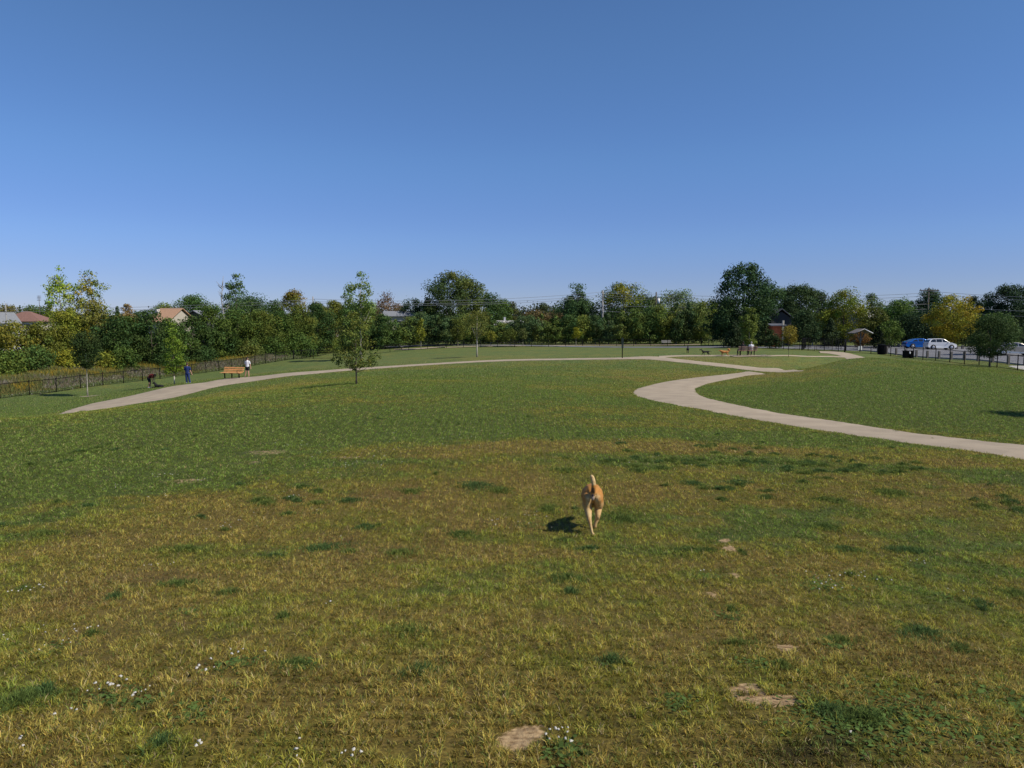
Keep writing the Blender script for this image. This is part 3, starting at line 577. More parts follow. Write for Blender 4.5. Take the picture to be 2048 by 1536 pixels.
# hedge-like thicket of trees beyond the left meadow
GL = "thicket trees behind the left meadow"
HEDGE = [ # u, Y, top v, width px, shape, colour, label
(-30,92,646,110,'round',OG,"olive bushy tree cut by the left edge of the photo, in the thicket"),
(28,90,643,95,'round',(.12,.11,.03),"yellow-olive bushy tree in the thicket below the grey house roof"),
(88,92,640,80,'round',OG,"olive-green bushy tree in the thicket below the red-brown roof"),
(140,96,618,80,'bush',(.14,.14,.03),"golden-brown bushy tree at the foot of the tall thin yellow tree"),
(197,98,600,62,'round',(.11,.105,.035),"brownish bushy tree at the foot of the pale-trunked tall tree"),
(232,94,622,75,'oval',DG,"dark green tree right of the tall pale-trunked tree in the thicket"),
(262,92,628,80,'bush',MG,"mid-green bushy tree left of the lawn sapling with the yellow-green crown"),
(305,93,617,80,'oval',DG,"dark green tree below the white chimney of the tan-roofed house"),
(345,93,632,80,'bush',MG,"green bushy tree below the slope of the tan roof"),
(385,97,628,75,'oval',DG,"dark green tree in the thicket behind the person in navy"),
(424,95,609,75,'oval',MG,"tallest mid-green tree of the thicket, left of the orange bench"),
(446,94,655,62,'round',DG,"low dark green rounded tree directly behind the orange bench"),
(478,101,615,75,'oval',MG,"green thicket tree above the woman in the white shirt"),
(520,104,618,75,'round',(.07,.082,.024),"olive-green thicket tree just right of the woman in the white shirt"),
(562,107,620,70,'oval',MG,"green thicket tree between the woman in white and the pale utility pole"),
(600,110,612,66,'oval',(.068,.08,.024),"olive-green thicket tree under the orange-tinged maple"),
(636,113,604,62,'round',DG,"dark green thicket tree below the pale utility pole"),
(672,118,598,60,'oval',(.10,.10,.028),"yellow-olive thicket tree left of the lone lawn tree"),
(712,122,604,66,'round',MG,"green thicket tree hidden behind the lone lawn tree"),
(745,128,612,60,'oval',(.07,.08,.025),"olive thicket tree just right of the lone lawn tree"),
]
_fu = [p[0] for p in FENCE_A]; _fy = [p[1] for p in FENCE_A]
for i, (u, Y, vt, w, sh, c, lb) in enumerate(HEDGE):
    Y = max(Y, float(np.interp(u, _fu, _fy))+(13 if u > 300 else 17))
    tree_px("thicket_tree", u, Y, vt, w, sh, tuple(x*1.25 for x in c), lb, z0f=.03, nl=3400, leaf=.24, group=GL, clsize=.15, hue=.2, seed=100+i)
SHRUBS = [(15,80,700,75,(.07,.09,.026),"dark green shrub in the left foreground of the thicket, at the photo's left edge"),(75,83,690,70,(.055,.08,.03),"green shrub in front of the thicket, below the red-brown roof"),(135,85,700,60,(.15,.14,.025),"yellow-green shrub behind the fence, left of the dark round sapling"),
 (215,88,700,50,(.14,.135,.03),"yellow-green shrub behind the fence, right of the dark round sapling"),(340,86,700,60,DG,"dark shrub behind the yellow-green sapling"),(405,95,690,60,DG,"dark green shrub behind the fence, right of the person in navy"),
 (250,89,690,50,MG,"green shrub at the thicket's foot, midway between the two lawn saplings"),(500,103,680,50,(.075,.085,.03),"low olive shrub behind the fence above the woman's head"),(545,106,672,55,MG,"green shrub in the thicket right of the woman in white"),(600,109,668,60,MG,"green shrub above the goldenrod patch left of the lone lawn tree"),
 (650,115,662,55,(.085,.10,.03),"yellow-green shrub touching the lone lawn tree's left side"),(695,120,662,50,DG,"dark shrub behind the lone lawn tree's crown"),(745,126,660,50,BG,"dark bluish shrub right of the lone lawn tree")]
for i, (u, Y, vt, w, c, lb) in enumerate(SHRUBS):
    Y = max(Y, float(np.interp(u, _fu, _fy))+9)
    tree_px("shrub", u, Y, vt, w, 'bush', tuple(x*1.25 for x in c), lb, z0f=0, nl=1600, leaf=.22, cat="shrub", group="shrubs along the thicket", clsize=.2, hue=.2, seed=140+i, nb=3)
# tall thin trees
tree_px("cottonwood_tree", 126, 102, 526, 52, 'oval', (.27,.29,.06), "tall thin yellow-green tree with gaps showing sky, leftmost of the tall trees", z0f=.32, dn=1.7, leaf=.26, gap=.2, clsize=.17, hue=.25, bark='palebark', r0=.13, nb=12, ragged=.5, top2=(.45,(.75,.85,.8)))
tree_px("cottonwood_tree", 160, 104, 566, 40, 'oval', (.25,.25,.05), "sparse yellow-green tree between the two tallest thin trees on the left", z0f=.42, dn=1.4, leaf=.26, gap=.3, clsize=.2, hue=.25, bark='palebark', r0=.10, nb=10, ragged=.5)
tree_px("cottonwood_tree", 190, 103, 538, 56, 'oval', (.25,.215,.06), "tall sparse tree with bare pale trunk and browning leaves", z0f=.30, dn=1.7, leaf=.24, gap=.2, clsize=.15, hue=.3, bark='palebark', r0=.13, nb=14, ragged=.6, top2=(.8,(.5,.75,.7)))
tree_px("cottonwood_tree", 722, 98, 541, 54, 'oval', (.12,.155,.06), "tall pale-trunked green tree rising behind the lone lawn tree", z0f=.33, dn=2.6, leaf=.25, gap=.15, clsize=.17, hue=.2, bark='palebark', r0=.16, nb=12, ragged=.4)
tree_px("cottonwood_tree", 475, 150, 545, 42, 'oval', (.07,.105,.055), "tall airy green tree standing above the wide dark crown on the left", z0f=.45, dn=2.4, leaf=.36, gap=.1, clsize=.2, bark='bark', r0=.2, nb=10)
# dead tree: limbs only
p = on(449, 148); dz = at(449, 552, 148).z-p.z
dead = empty("dead_tree", p, 0, "bare leafless tree left of the tall airy green tree", "tree"); mb = MB(); rr = random.Random(4)
mb.tube([(0,0,-.2),(.2,0,dz*.4),(-.3,0,dz*.7),(.2,0,dz)], [.22,.16,.1,.03], 6)
for i in range(16):
    f = rr.uniform(.45,.9); a = rr.uniform(0,6.28); l = rr.uniform(1.5,3.6)*(1.2-f); b0 = Vector((-.1,0,dz*f)); b1 = b0+Vector((math.cos(a)*l,math.sin(a)*l*.6,l*.9)); mb.tube([b0, b0.lerp(b1,.5)+Vector((0,0,-.1)), b1], [.07,.05,.02], 5)
mb.build("trunk", M['poleW'], dead)
# background trees, left to right
BGT = [
(-25,200,612,50,'round',OG,"olive tree top far behind the grey roof at the left edge",{}),
(20,210,607,44,'round',(.085,.075,.035),"brown-olive round tree behind the grey house roof at far left",{}),
(44,205,609,16,'cone',BG,"small pointed dark conifer top behind the red-brown roof",{}),
(72,215,612,60,'spread',MG,"low green tree behind the red-brown roofed house",{}),
(103,190,602,22,'oval',OG,"small olive tree top at the right end of the red-brown roof",{}),
(238,215,612,34,'cone',BG,"blue-green tree top right of the tall brown-leaved tree",{}),
(256,210,606,28,'round',(.13,.085,.045),"small orange-tinged tree top on the skyline left of the tan roof",{}),
(282,260,620,44,'spread',BG,"far low blue-green tree between the orange-tinged tree and the tan roof",{}),
(330,225,606,50,'round',(.07,.09,.03),"green tree directly behind the tan-roofed house",{}),
(388,180,586,66,'round',(.040,.068,.026),"dense round green tree right of the tan roof",{}),
(420,178,612,40,'round',MG,"lower green tree between the dense round tree and the wide dark one",{}),
(497,165,588,92,'spread',(.030,.048,.025),"wide flat-topped dark green tree under the tall airy tree",dict(nl=3400)),
(545,175,598,44,'round',DG,"dark green tree between the wide dark tree and the orange-tinged maple",{}),
(592,160,579,58,'round',(.085,.085,.024),"round maple with orange-tinged top left of the pale pole",dict(top2=(.72,(1.3,.85,.9)))),
(643,185,602,44,'round',(.09,.09,.03),"olive tree on the skyline right of the pale utility pole",{}),
(676,200,604,44,'round',(.10,.095,.035),"yellow-olive tree far behind the left side of the lone lawn tree",{}),
(776,190,580,50,'oval',(.095,.055,.045),"purplish-red thinning tree right of the lone lawn tree",dict(dn=1.6,gap=.1,bark='palebark')),
(800,230,612,30,'round',(.075,.075,.05),"small brownish tree between the purplish tree and the dark round one",{}),
(827,185,596,46,'round',(.020,.036,.022),"small very dark round tree left of the biggest centre tree",{}),
(858,180,595,30,'round',BG,"small dark green tree at the left foot of the biggest centre tree",{}),
(900,180,540,88,'round',(.034,.048,.024),"biggest dark tree left of centre with uneven olive top",dict(nl=5200,clsize=.13,ragged=.4,top2=(.78,(1.9,1.5,1.2)))),
(941,182,556,54,'round',(.062,.072,.028),"olive-green tree leaning against the biggest centre tree's right side",dict(nl=2400)),
(975,188,586,60,'spread',DG,"dark low tree right of the biggest centre tree",{}),
(1004,195,597,36,'round',MG,"green tree at the right end of the centre tree group",{}),
(1023,200,602,32,'round',(.05,.055,.03),"small round dark tree on the open skyline right of the centre group",{}),
(1088,205,606,40,'round',(.038,.045,.028),"small round dark tree standing above the reddish shrubs",{}),
(1075,195,620,50,'spread',(.085,.06,.04),"reddish shrubby tree, left one of the two under the open sky",{}),
(1112,195,620,44,'spread',(.095,.062,.048),"pinkish-red shrubby tree left of the conical green tree",{}),
(1155,178,566,44,'oval',(.040,.066,.036),"conical green tree left of the white utility pole",dict(nl=2600,clsize=.17)),
(1150,180,590,84,'dome',(.036,.058,.032),"broad dark green crown around the conical tree's foot",dict(nl=2600)),
(1248,176,560,100,'dome',(.034,.052,.022),"large domed tree behind the white utility pole with orange upper left",dict(nl=5200,clsize=.13,top2=(.82,(3.4,2.1,1.0)))),
(1296,178,590,54,'spread',(.036,.055,.03),"loose dark tree between the domed tree and the pole with the transformer",{}),
(1352,172,580,78,'spread',PG,"pale airy tree right of the pole with the transformer",dict(nl=2400,gap=.1)),
(1408,170,597,56,'round',(.10,.115,.03),"yellow-green rounded tree left of the huge dark tree",{}),
(1486,128,526,112,'dome',(.024,.042,.024),"huge dark dome-shaped tree, tallest on the skyline",dict(nl=8500,clsize=.10,ragged=.3,z0f=.10,leaf=.26)),
(1452,130,602,58,'bush',(.02,.034,.022),"dark lower tree at the huge dark tree's left foot",dict(nl=2400,leaf=.26)),
(1528,132,566,78,'dome',(.032,.056,.028),"dark green tree leaning out of the huge dark tree's right side",dict(nl=3600,z0f=.1,leaf=.26)),
(1558,150,574,50,'round',(.035,.052,.028),"green tree filling the gap right of the huge dark tree",{}),
(1597,145,568,68,'spread',(.034,.050,.028),"dark airy tree above the brick house",dict(nl=3000,clsize=.15)),
(1572,140,590,50,'bush',(.022,.034,.02),"dark shaded tree behind the brick house's roof",dict(nl=2000)),
(1604,115,622,56,'bush',(.020,.032,.018),"dark shaded tree just right of the brick house",dict(leaf=.24)),
(1548,106,667,30,'bush',(.02,.03,.016),"low dark hedge shrub in front of the red brick wing",dict(leaf=.2)),
(1516,117,640,26,'bush',(.030,.045,.022),"dark green tree left of the brick house",dict(leaf=.24)),
(1636,150,582,64,'bush',(.022,.034,.022),"dark tree left of the bright yellow-green tree",dict(nl=3000)),
(1620,132,640,70,'bush',(.017,.028,.018),"low dark tree mass under the wires left of the yellow-green tree",dict(nl=2600,leaf=.26)),
(1743,170,586,44,'oval',(.06,.08,.05),"pale green narrow tree right of the yellow-green tree",{}),
(1790,145,596,62,'round',(.045,.075,.026),"bright green rounded tree left of the blue car",dict(nl=3000)),
(1821,160,600,28,'round',BG,"small dark tree top between the bright green tree and the crossarm pole",{}),
(1858,150,578,60,'dome',(.026,.044,.026),"dark tree behind the crossarm pole",dict(nl=2800)),
(1850,128,614,76,'bush',(.018,.030,.022),"dark shaded tree right behind the blue car",dict(nl=3200,leaf=.26)),
(1815,130,625,60,'bush',(.022,.036,.024),"dark shaded tree behind the left end of the blue car",dict(nl=2400,leaf=.26)),
(1944,165,592,28,'round',(.03,.04,.035),"small dark purplish tree top right of the golden tree",{}),
(2012,150,568,74,'round',(.022,.036,.026),"large dark tree on the skyline at the right edge",dict(nl=4200,clsize=.16,gap=.1)),
(1972,152,586,44,'round',(.026,.042,.028),"dark tree between the golden tree and the large one at the right edge",{}),
(2062,148,592,70,'bush',(.022,.036,.022),"dark tree mass cut by the right edge of the photo",dict(nl=2600)),
(2000,125,628,90,'bush',(.018,.030,.018),"low dark tree mass behind the silver car",dict(nl=3000,leaf=.26)),
(1930,124,640,50,'bush',(.03,.042,.02),"dark shrubby tree behind the front of the white car",dict(nl=1600,leaf=.24)),
(2075,118,640,60,'bush',(.02,.034,.02),"dark shrubby tree above the silver car's hood",dict(nl=1600,leaf=.24)),
]
for i, (u, Y, vt, w, sh, c, lb, kw) in enumerate(BGT):
    kw = dict(kw); kw.setdefault('nl', int(500+w*26)); kw.setdefault('z0f', .12); kw.setdefault('leaf', .0022*Y*.85); kw.setdefault('clsize', .19)
    tree_px("background_tree", u, Y, vt, w, sh, tuple(x*1.45 for x in c), lb, seed=200+i, hue=.18, **kw)
# bright trees on the right
tree_px("maple_tree", 1686, 122, 575, 84, 'oval', (.125,.135,.028), "bright yellow-green tree left of the small shelter roof", z0f=.08, nl=4600, leaf=.24, clsize=.14, hue=.3, seed=301, ragged=.45, gap=.06)
tree_px("maple_tree", 1905, 116, 586, 74, 'round', (.21,.17,.028), "golden-yellow tree behind the white car", z0f=.12, nl=4600, leaf=.24, clsize=.14, hue=.3, seed=302, gap=.06)
tree_px("maple_tree", 1990, 88, 622, 66, 'dome', (.060,.090,.035), "mid-green tree behind the dark right-hand lawn tree", z0f=.12, nl=2600, leaf=.2, clsize=.16, seed=303)
tree_px("maple_tree", 1748, 116, 612, 52, 'oval', (.085,.09,.03), "olive-green tree behind the small shelter roof", z0f=.06, nl=2600, leaf=.24, clsize=.16, seed=304)
tree_px("maple_tree", 1778, 112, 640, 44, 'round', (.07,.10,.03), "green tree just right of the dark narrow evergreen", z0f=.12, nl=1700, leaf=.22, clsize=.18, seed=305)
tree_px("evergreen_tree", 1661, 118, 636, 44, 'cone', (.040,.055,.035), "grey-green spreading conifer left of the gate posts", z0f=.03, nl=2000, leaf=.22, clsize=.16, seed=306)
tree_px("evergreen_tree", 1755, 108, 650, 22, 'column', (.010,.016,.010), "dark narrow evergreen behind the black litter bin", z0f=.02, nl=1500, leaf=.16, clsize=.22, seed=307)
tree_px("evergreen_tree", 1470, 112, 640, 44, 'cone', (.030,.042,.028), "dark conifer right of the golden dog, behind the far fence", z0f=.04, nl=1700, leaf=.22, clsize=.17, seed=308)
tree_px("evergreen_tree", 1530, 114, 640, 40, 'cone', (.040,.056,.028), "green conifer behind the right end of the park bench", z0f=.06, nl=1500, leaf=.22, clsize=.17, seed=309)
tree_px("young_tree", 1498, 104, 614, 34, 'oval', (.105,.125,.04), "slim yellow-green tree behind the two seated people", z0f=.12, nl=1500, leaf=.19, clsize=.18, gap=.1, seed=310, bark='palebark')
tree_px("young_tree", 1577, 98, 650, 26, 'round', (.17,.125,.03), "small golden-brown tree in front of the brick house", z0f=.25, nl=1100, leaf=.18, clsize=.2, seed=311)
tree_px("young_tree", 1720, 106, 660, 30, 'round', (.14,.07,.035), "small reddish shrubby tree above the shelter roof", z0f=.2, nl=600, leaf=.18, seed=312)
# row of young trees behind the far fence: five built, the rest copied
GR = "young trees in the row behind the far fence"
row = []
ROWC = [tuple(x*1.8 for x in c) for c in [(.036,.055,.024),(.050,.066,.024),(.060,.072,.028),(.042,.058,.034),(.030,.045,.024),(.072,.082,.026)]]
BACK = [wp(60,140),wp(20,150)]
def row_pos(u): return on(u, 146.0 if u > 850 else 146-(850-u)*.06)
row_u = [766,792,820,847,874,901,929,955,982,1004,1032,1058,1084,1111,1138,1165,1191,1217,1244,1271,1299,1326,1352,1377,1402]
row_t = [628,640,632,626,628,632,629,633,630,645,640,632,629,632,628,630,632,629,622,616,613,611,608,606,604]
row_lab = ["first row tree from the left, under the purplish-red tree","second row tree from the left, left of the far picnic bench","row tree directly behind the far dark bench","row tree behind the slim bright sapling near the far path","row tree left of the sapling pair under the biggest centre tree",
 "row tree under the middle of the biggest centre tree","row tree under the olive tree beside the biggest centre tree","row tree behind the white-trunked lawn sapling","row tree just right of the white-trunked lawn sapling","low row tree in front of the pale roof with the small vent",
 "low row tree just right of the pale roof with the small vent","row tree with pale trunk under the open sky","row tree below the reddish shrubs","row tree left of the conical green tree","row tree below the conical green tree with a bright sapling before it",
 "row tree between the conical tree and the white pole","row tree just left of the white utility pole's foot","row tree just right of the white utility pole's foot","row tree behind the dark sign post","row tree right of the dark sign post, under the domed tree",
 "row tree below the transformer pole","row tree behind the faint far bench","row tree below the pale airy tree","row tree behind the leaping black dog","last row tree on the right, beside the huge dark tree"]
for i, (u, vt) in enumerate(zip(row_u, row_t)):
    p = row_pos(u); H = (at(u, vt, p.y).z-p.z)*1.03; lb = "dark green "+row_lab[i]
    if i < 5:
        o = tree("row_tree", (p.x,p.y,p.z), H, 4.3, ['oval','column','oval','vase','column'][i], ROWC[i], lb, z0f=.10, nl=2100, leaf=.26, seed=400+i, clsize=.17, hue=.25, group=GR, nb=8, r0=.09, bark='palebark' if i % 2 else 'bark', ragged=.35)
        o["_h"] = H; row.append((o, H))
    else:
        s_, h0 = row[(i*3) % 5]; o = copy_tree(s_); k = H/h0; o.location = p; o.scale = (.92+.2*((i*37) % 10)/10, .95, k); o.rotation_euler.z = i*2.4; o["label"] = lb
        for ch in o.children:
            if ch.name.startswith("crown"): q_ = ROWC[(i*5+2) % 6]; ch.color = (q_[0]*1.38, q_[1]*1.5, q_[2]*.9, 1)
for o, h in row: del o["_h"]
for o in bpy.data.objects:
    if "_h" in o.keys(): del o["_h"]
# second, darker line of the planting: fills the gaps low down
row2_lab = ["under the purplish-red tree","behind the far dark bench","left of the biggest centre tree","under the biggest centre tree","behind the white-trunked sapling","below the pale roof","below the reddish shrubs","below the conical tree","right of the white pole","behind the sign post","under the domed tree","below the transformer pole","below the pale airy tree","beside the huge dark tree"]
src = None
for i, lb in enumerate(row2_lab):
    u = 762+i*49; p = on(u, 153.5); lab = "low dark evergreen of the planting's second line, "+lb
    if src is None: src = tree("hedge_tree", tuple(p), 4.3, 5.6, 'bush', (.020,.032,.020), lab, z0f=.0, nl=2200, leaf=.27, seed=450, clsize=.18, group="second line of the far planting", nb=4)
    else:
        o = copy_tree(src); o.location = p; o.rotation_euler.z = i*1.9; o["label"] = lab; o.scale = (1, 1, .9+.25*((i*29) % 7)/7)
# slim saplings in front of the row
for u, Y, vt, w, z0, c, lb, b in [(842,132,637,17,.28,(.15,.15,.03),"slim bright yellow-green sapling left of the centre, near the far path",'palebark'),(916,137,634,24,.25,(.075,.085,.025),"olive sapling left of the white-trunked sapling",'palebark'),(981,137,660,20,.35,(.13,.13,.03),"bright yellow-green sapling right of the white-trunked sapling",'palebark'),
  (1152,137,655,18,.42,(.16,.155,.02),"bright yellow-green sapling with two pale stakes below the conical tree",'palebark'),(1046,137,655,16,.4,(.08,.09,.04),"thin grey-green sapling before the row, below the reddish shrubs",'palebark'),(1020,137,657,26,.25,(.075,.085,.025),"small olive sapling just left of the far row's pale-trunked tree",'palebark')]:
    tree_px("sapling", u, Y, vt, w, 'oval', c, lb, z0f=z0, nl=700, leaf=.2, clsize=.25, bark=b, r0=.05, group="saplings near the far fence")
# saplings on the lawn
tree_px("sapling", 175.5, 64, 661, 50, 'round', (.034,.050,.022), "lawn sapling with dense dark round crown on a thin pale trunk", z0f=.44, nl=2300, leaf=.12, clsize=.17, bark='palebark', r0=.055, seed=501)
tree_px("sapling", 349, 65, 642, 38, 'oval', (.115,.155,.030), "yellow-green lawn sapling beside the person in navy", z0f=.18, dn=2.8, leaf=.13, clsize=.15, bark='bark', r0=.05, seed=502, gap=.12, ragged=.5, nb=12)
tree_px("lawn_tree", 713, 38, 622, 70, 'dome', (.098,.112,.036), "lone leafy lawn tree with slender dark trunk, nearest tree left of centre", z0f=.21, dn=2.5, leaf=.095, clsize=.10, hue=.3, bark='bark', r0=.045, seed=503, ragged=.75, gap=.05, nb=18)
tree_px("sapling", 954, 85, 618, 50, 'round', (.115,.115,.040), "lawn sapling with white-wrapped trunk and airy olive crown at the centre", z0f=.42, dn=1.8, leaf=.14, clsize=.17, bark='wallW' if False else 'palebark', r0=.085, seed=504, gap=.1, ragged=.6, nb=12)
tree_px("sapling", 1577, 74, 650, 26, 'round', (.16,.12,.03), "thin staked sapling with sparse golden leaves right of the park bench", z0f=.62, dn=1.0, leaf=.11, clsize=.25, bark='bark', r0=.022, seed=505, nb=8)
tree_px("lawn_tree", 1979, 66, 631, 78, 'round', (.036,.056,.026), "dark green lawn tree on a short trunk before the right-hand fence", z0f=.20, nl=5200, leaf=.12, clsize=.13, bark='bark', r0=.075, seed=506, nb=14)
# white trunk guards
for u, Y, zt, r_, lb in [(349,65,.75,.06,"white plastic guard round the foot of the yellow-green sapling's trunk"),(954,85,1.9,.075,"tall white wrap on the centre sapling's trunk")]:
    p = on(u, Y); MB().tube([(0,0,-.05),(0,0,zt*.5),(0.01,0,zt)], [r_,r_*.95,r_*.85], 9).build("trunk_guard", M['wallT'], None, loc=p)
    tag(bpy.context.scene.objects[[o.name for o in bpy.data.objects if o.name.startswith("trunk_guard")][-1]], lb, "tree guard")
# tree off the right edge of the photo that casts the shade on the mound
_s = gnd(2042,837); tree("shade_tree", tuple(wp(_s.x+4.1,_s.y-.3)), 4.6, 2.4, 'round', MG, "leafy tree just outside the right edge whose shade falls on the mound", z0f=.3, nl=2200, leaf=.12, seed=520)
# far wood along the horizon
vs, fs, cs_, n0 = [], [], [], 0
for i in range(30):
    V, F, Cc, _ = crown_mesh("w", 11+2*math.sin(i*1.7), 34, 'bush', 0, 1300, 1.0, 600+i % 5, clsize=.16, hue=.2)
    u = -400+i*96; Yw = 330+25*math.sin(i*2.3); p = on(u, Yw); V = V+np.array([p.x, p.y, p.z]); vs.append(V); fs.append(F+n0); n0 += len(V); cs_.append(Cc)
wood = mesh_np("far_woods", np.concatenate(vs), np.concatenate(fs), M['leaf'], np.concatenate(cs_)); wood.color = (.05,.068,.04,1); tag(wood, "low far-off belt of trees along the horizon", kind="stuff")
for u, v, rx, ry, lb in [(173,794,.85,.45,"sand")]:
    p = gnd(u, v); th = np.linspace(0, 2*np.pi, 29)[:-1]
    x = p.x+rx*np.cos(th)*(1+.2*np.sin(3*th)); y = p.y+.4+ry*np.sin(th); xx = np.r_[p.x, x]; yy = np.r_[p.y+.4, y]
    o = mesh_np("sand_patch", np.c_[xx, yy, height(xx, yy)+.035], [(0, i+1, (i+1) % 28+1) for i in range(28)], M['path']); tag(o, kind="structure")
# ---------------------------------------------------------------- chain-link fences
def fence(name, pts, label, Hf=1.22, cell=.09, group=None, step=None):
    """pts: (x, y) of the posts"""
    o0 = wp(*pts[0]); e = empty(name, o0, 0, label, "fence", group); P = [wp(*p)-o0 for p in pts]
    for p in P[:100]:
        MB().tube([p+Vector((0,0,-.1)), p+Vector((0,0,Hf+.04))], .04, 7).ball(p+Vector((0,0,Hf+.06)), .042, 7, 5).build("post", M['black'], e)
    r = MB()
    for a, b in zip(P[:-1], P[1:]):
        r.tube([a+Vector((0,0,Hf)), b+Vector((0,0,Hf))], .03, 6); r.tube([a+Vector((0,0,.06)), b+Vector((0,0,.06))], .02, 5)
    r.build("rail", M['black'], e)
    V, F = [], []
    for a, b in zip(P[:-1], P[1:]):
        L = (b-a).length; d = (b-a)/L; n = int((L+Hf)/cell)
        for k in range(n):
            s0 = -Hf+k*cell
            for sg in (1, -1):
                q = []
                t0, t1 = max(s0, 0), min(s0+Hf, L)
                if t1 <= t0: continue
                z0, z1 = (t0-s0, t1-s0) if sg > 0 else (Hf-(t0-s0), Hf-(t1-s0))
                A = a+d*t0+Vector((0,0,z0)); B = a+d*t1+Vector((0,0,z1)); w = Vector((0,0,.0026)); i = len(V)
                V += [A-w, B-w, B+w, A+w]; F.append((i,i+1,i+2,i+3))
    mesh_np("chain_link", V, np.array(F), M['black'], None, e)
    return e
def line_pts(ctrl, step=3.05):
    """even spacing along a polyline"""
    out = [ctrl[0]]; acc = 0
    for a, b in zip(ctrl[:-1], ctrl[1:]):
        L = math.dist(a, b); s_ = step-acc
        while s_ <= L: out.append((a[0]+(b[0]-a[0])*s_/L, a[1]+(b[1]-a[1])*s_/L)); s_ += step
        acc = L-(s_-step)
    return out
A_u = FENCE_A
fence("chain_link_fence", [tuple(on(u, Y))[:2] for u, Y in A_u], "long black chain-link fence sloping along the left meadow", cell=.11)
B_u = [(588,107.2),(627,108.5),(667,110),(705,113.5),(743,118.5),(780,124),(817,129.5),(855,131.5),(893,133)]
B = [tuple(on(u, Y))[:2] for u, Y in B_u]+[tuple(on(u, 133.5-max(0, (u-1330))*.05))[:2] for u in range(927, 1425, 34)]
fence("chain_link_fence", B, "far black chain-link fence crossing behind the lawn and the sign post", cell=.12)
D = [(on(1424,121).x, 121),(on(1557,104).x, 104),(on(1603,100).x, 100)]
fence("chain_link_fence", line_pts([B[-1]]+D), "black chain-link fence behind the seated people and the park bench", cell=.12)
Cc_ = [tuple(on(1690,93))[:2],tuple(on(1738,92.4))[:2],tuple(on(1799,88))[:2],tuple(on(1847.5,80))[:2],tuple(on(1921.6,72))[:2],tuple(on(1949,69))[:2],tuple(on(2015,63.5))[:2],(41.6,56),(41,46)]
fence("chain_link_fence", line_pts(Cc_), "black chain-link fence along the parking lot on the right", cell=.1)
# gate enclosure: a black vestibule of two gates
def gate(p, q, label, Hf=1.5):
    p, q = Vector(p), Vector(q); e = empty("gate", p, math.atan2(q.y-p.y, q.x-p.x), label, "gate", "gates of the dog park entrance"); L = (q-p).to_2d().length
    f = MB(); 
    for a, b in [((0,0,.08),(L,0,.08)),((0,0,Hf),(L,0,Hf)),((0,0,.08),(0,0,Hf)),((L,0,.08),(L,0,Hf)),((0,0,.8),(L,0,.8))]: f.tube([a, b], .03, 6)
    f.build("gate_frame", M['black'], e); g = MB()
    for i in range(1, int(L/.12)): g.box((i*.12,0,.79), (.012,.012,1.4))
    g.build("pickets", M['black'], e)
    MB().box((L-.12,-.05,.95), (.16,.05,.1)).build("latch", M['black'], e)
gp = [on(1603,100),on(1633,97.5),on(1664,95),on(1688,93)]
gate(gp[1], gp[1].lerp(gp[2], .48), "left leaf of the black entrance gate by the path")
gate(gp[1].lerp(gp[2], .52), gp[2], "right leaf of the black entrance gate by the path")
bk = [on(1612,109),on(1640,107.5),on(1672,104),on(1692,101)]
gate(bk[1], bk[2].lerp(bk[1], .45), "rear black gate between the vestibule and the parking lot")
fence("gate_enclosure", line_pts([tuple(v)[:2] for v in (gp[0], gp[1])], 1.2), "black fence panel at the left of the entrance gates", Hf=1.5, cell=.07)
fence("gate_enclosure", line_pts([tuple(v)[:2] for v in (gp[2], gp[3])], 1.1), "black fence panel at the right of the entrance gates", Hf=1.5, cell=.07)
fence("gate_enclosure", line_pts([tuple(v)[:2] for v in (gp[0], bk[0], bk[1])], 1.5), "black side and back fence of the entrance vestibule, left part", Hf=1.5, cell=.08)
fence("gate_enclosure", line_pts([tuple(v)[:2] for v in (bk[2], bk[3], gp[3])], 1.5), "black side and back fence of the entrance vestibule, right part", Hf=1.5, cell=.08)
# ---------------------------------------------------------------- bollards
def bollard(x, y, h, w, label, group, first=[None]):
    p = wp(x, y)
    if first[0] is None:
        m = MB().box((0,0,h/2-.1), (w,w,h+.2)); m.add([(-w/2,-w/2,h),(w/2,-w/2,h),(w/2,w/2,h),(-w/2,w/2,h),(0,0,h+.05)], [(0,1,4),(1,2,4),(2,3,4),(3,0,4)])
        o = m.build("bollard", M['wood'], None, bevel=.012); first[0] = (o, h, w)
    else: o = link(first[0][0].copy()); o.scale = (w/first[0][2], w/first[0][2], h/first[0][1])
    o.location = p; tag(o, label, "bollard", group)
for y in [66,68.3,70.6,72.9,75.2,77.5,79.8,82.1,84.4,86.7,89,91.3,93.6,95.9]:
    bollard(46.75, y, .85, .2, "grey wooden bollard in the line between fence and parking-lot kerb", "bollards along the near kerb")
for i, u in enumerate([1777,1789,1797,1805]): p = on(u, 119+i*.6); bollard(p.x, p.y, .6, .3, "short pale bollard across the lot, left of the blue car", "pale bollards left of the blue car")
for i, u in enumerate([1913,1925]): p = on(u, 108+i*.6); bollard(p.x, p.y, .6, .3, "short pale bollard across the lot, in front of the white car", "pale bollards in front of the white car")
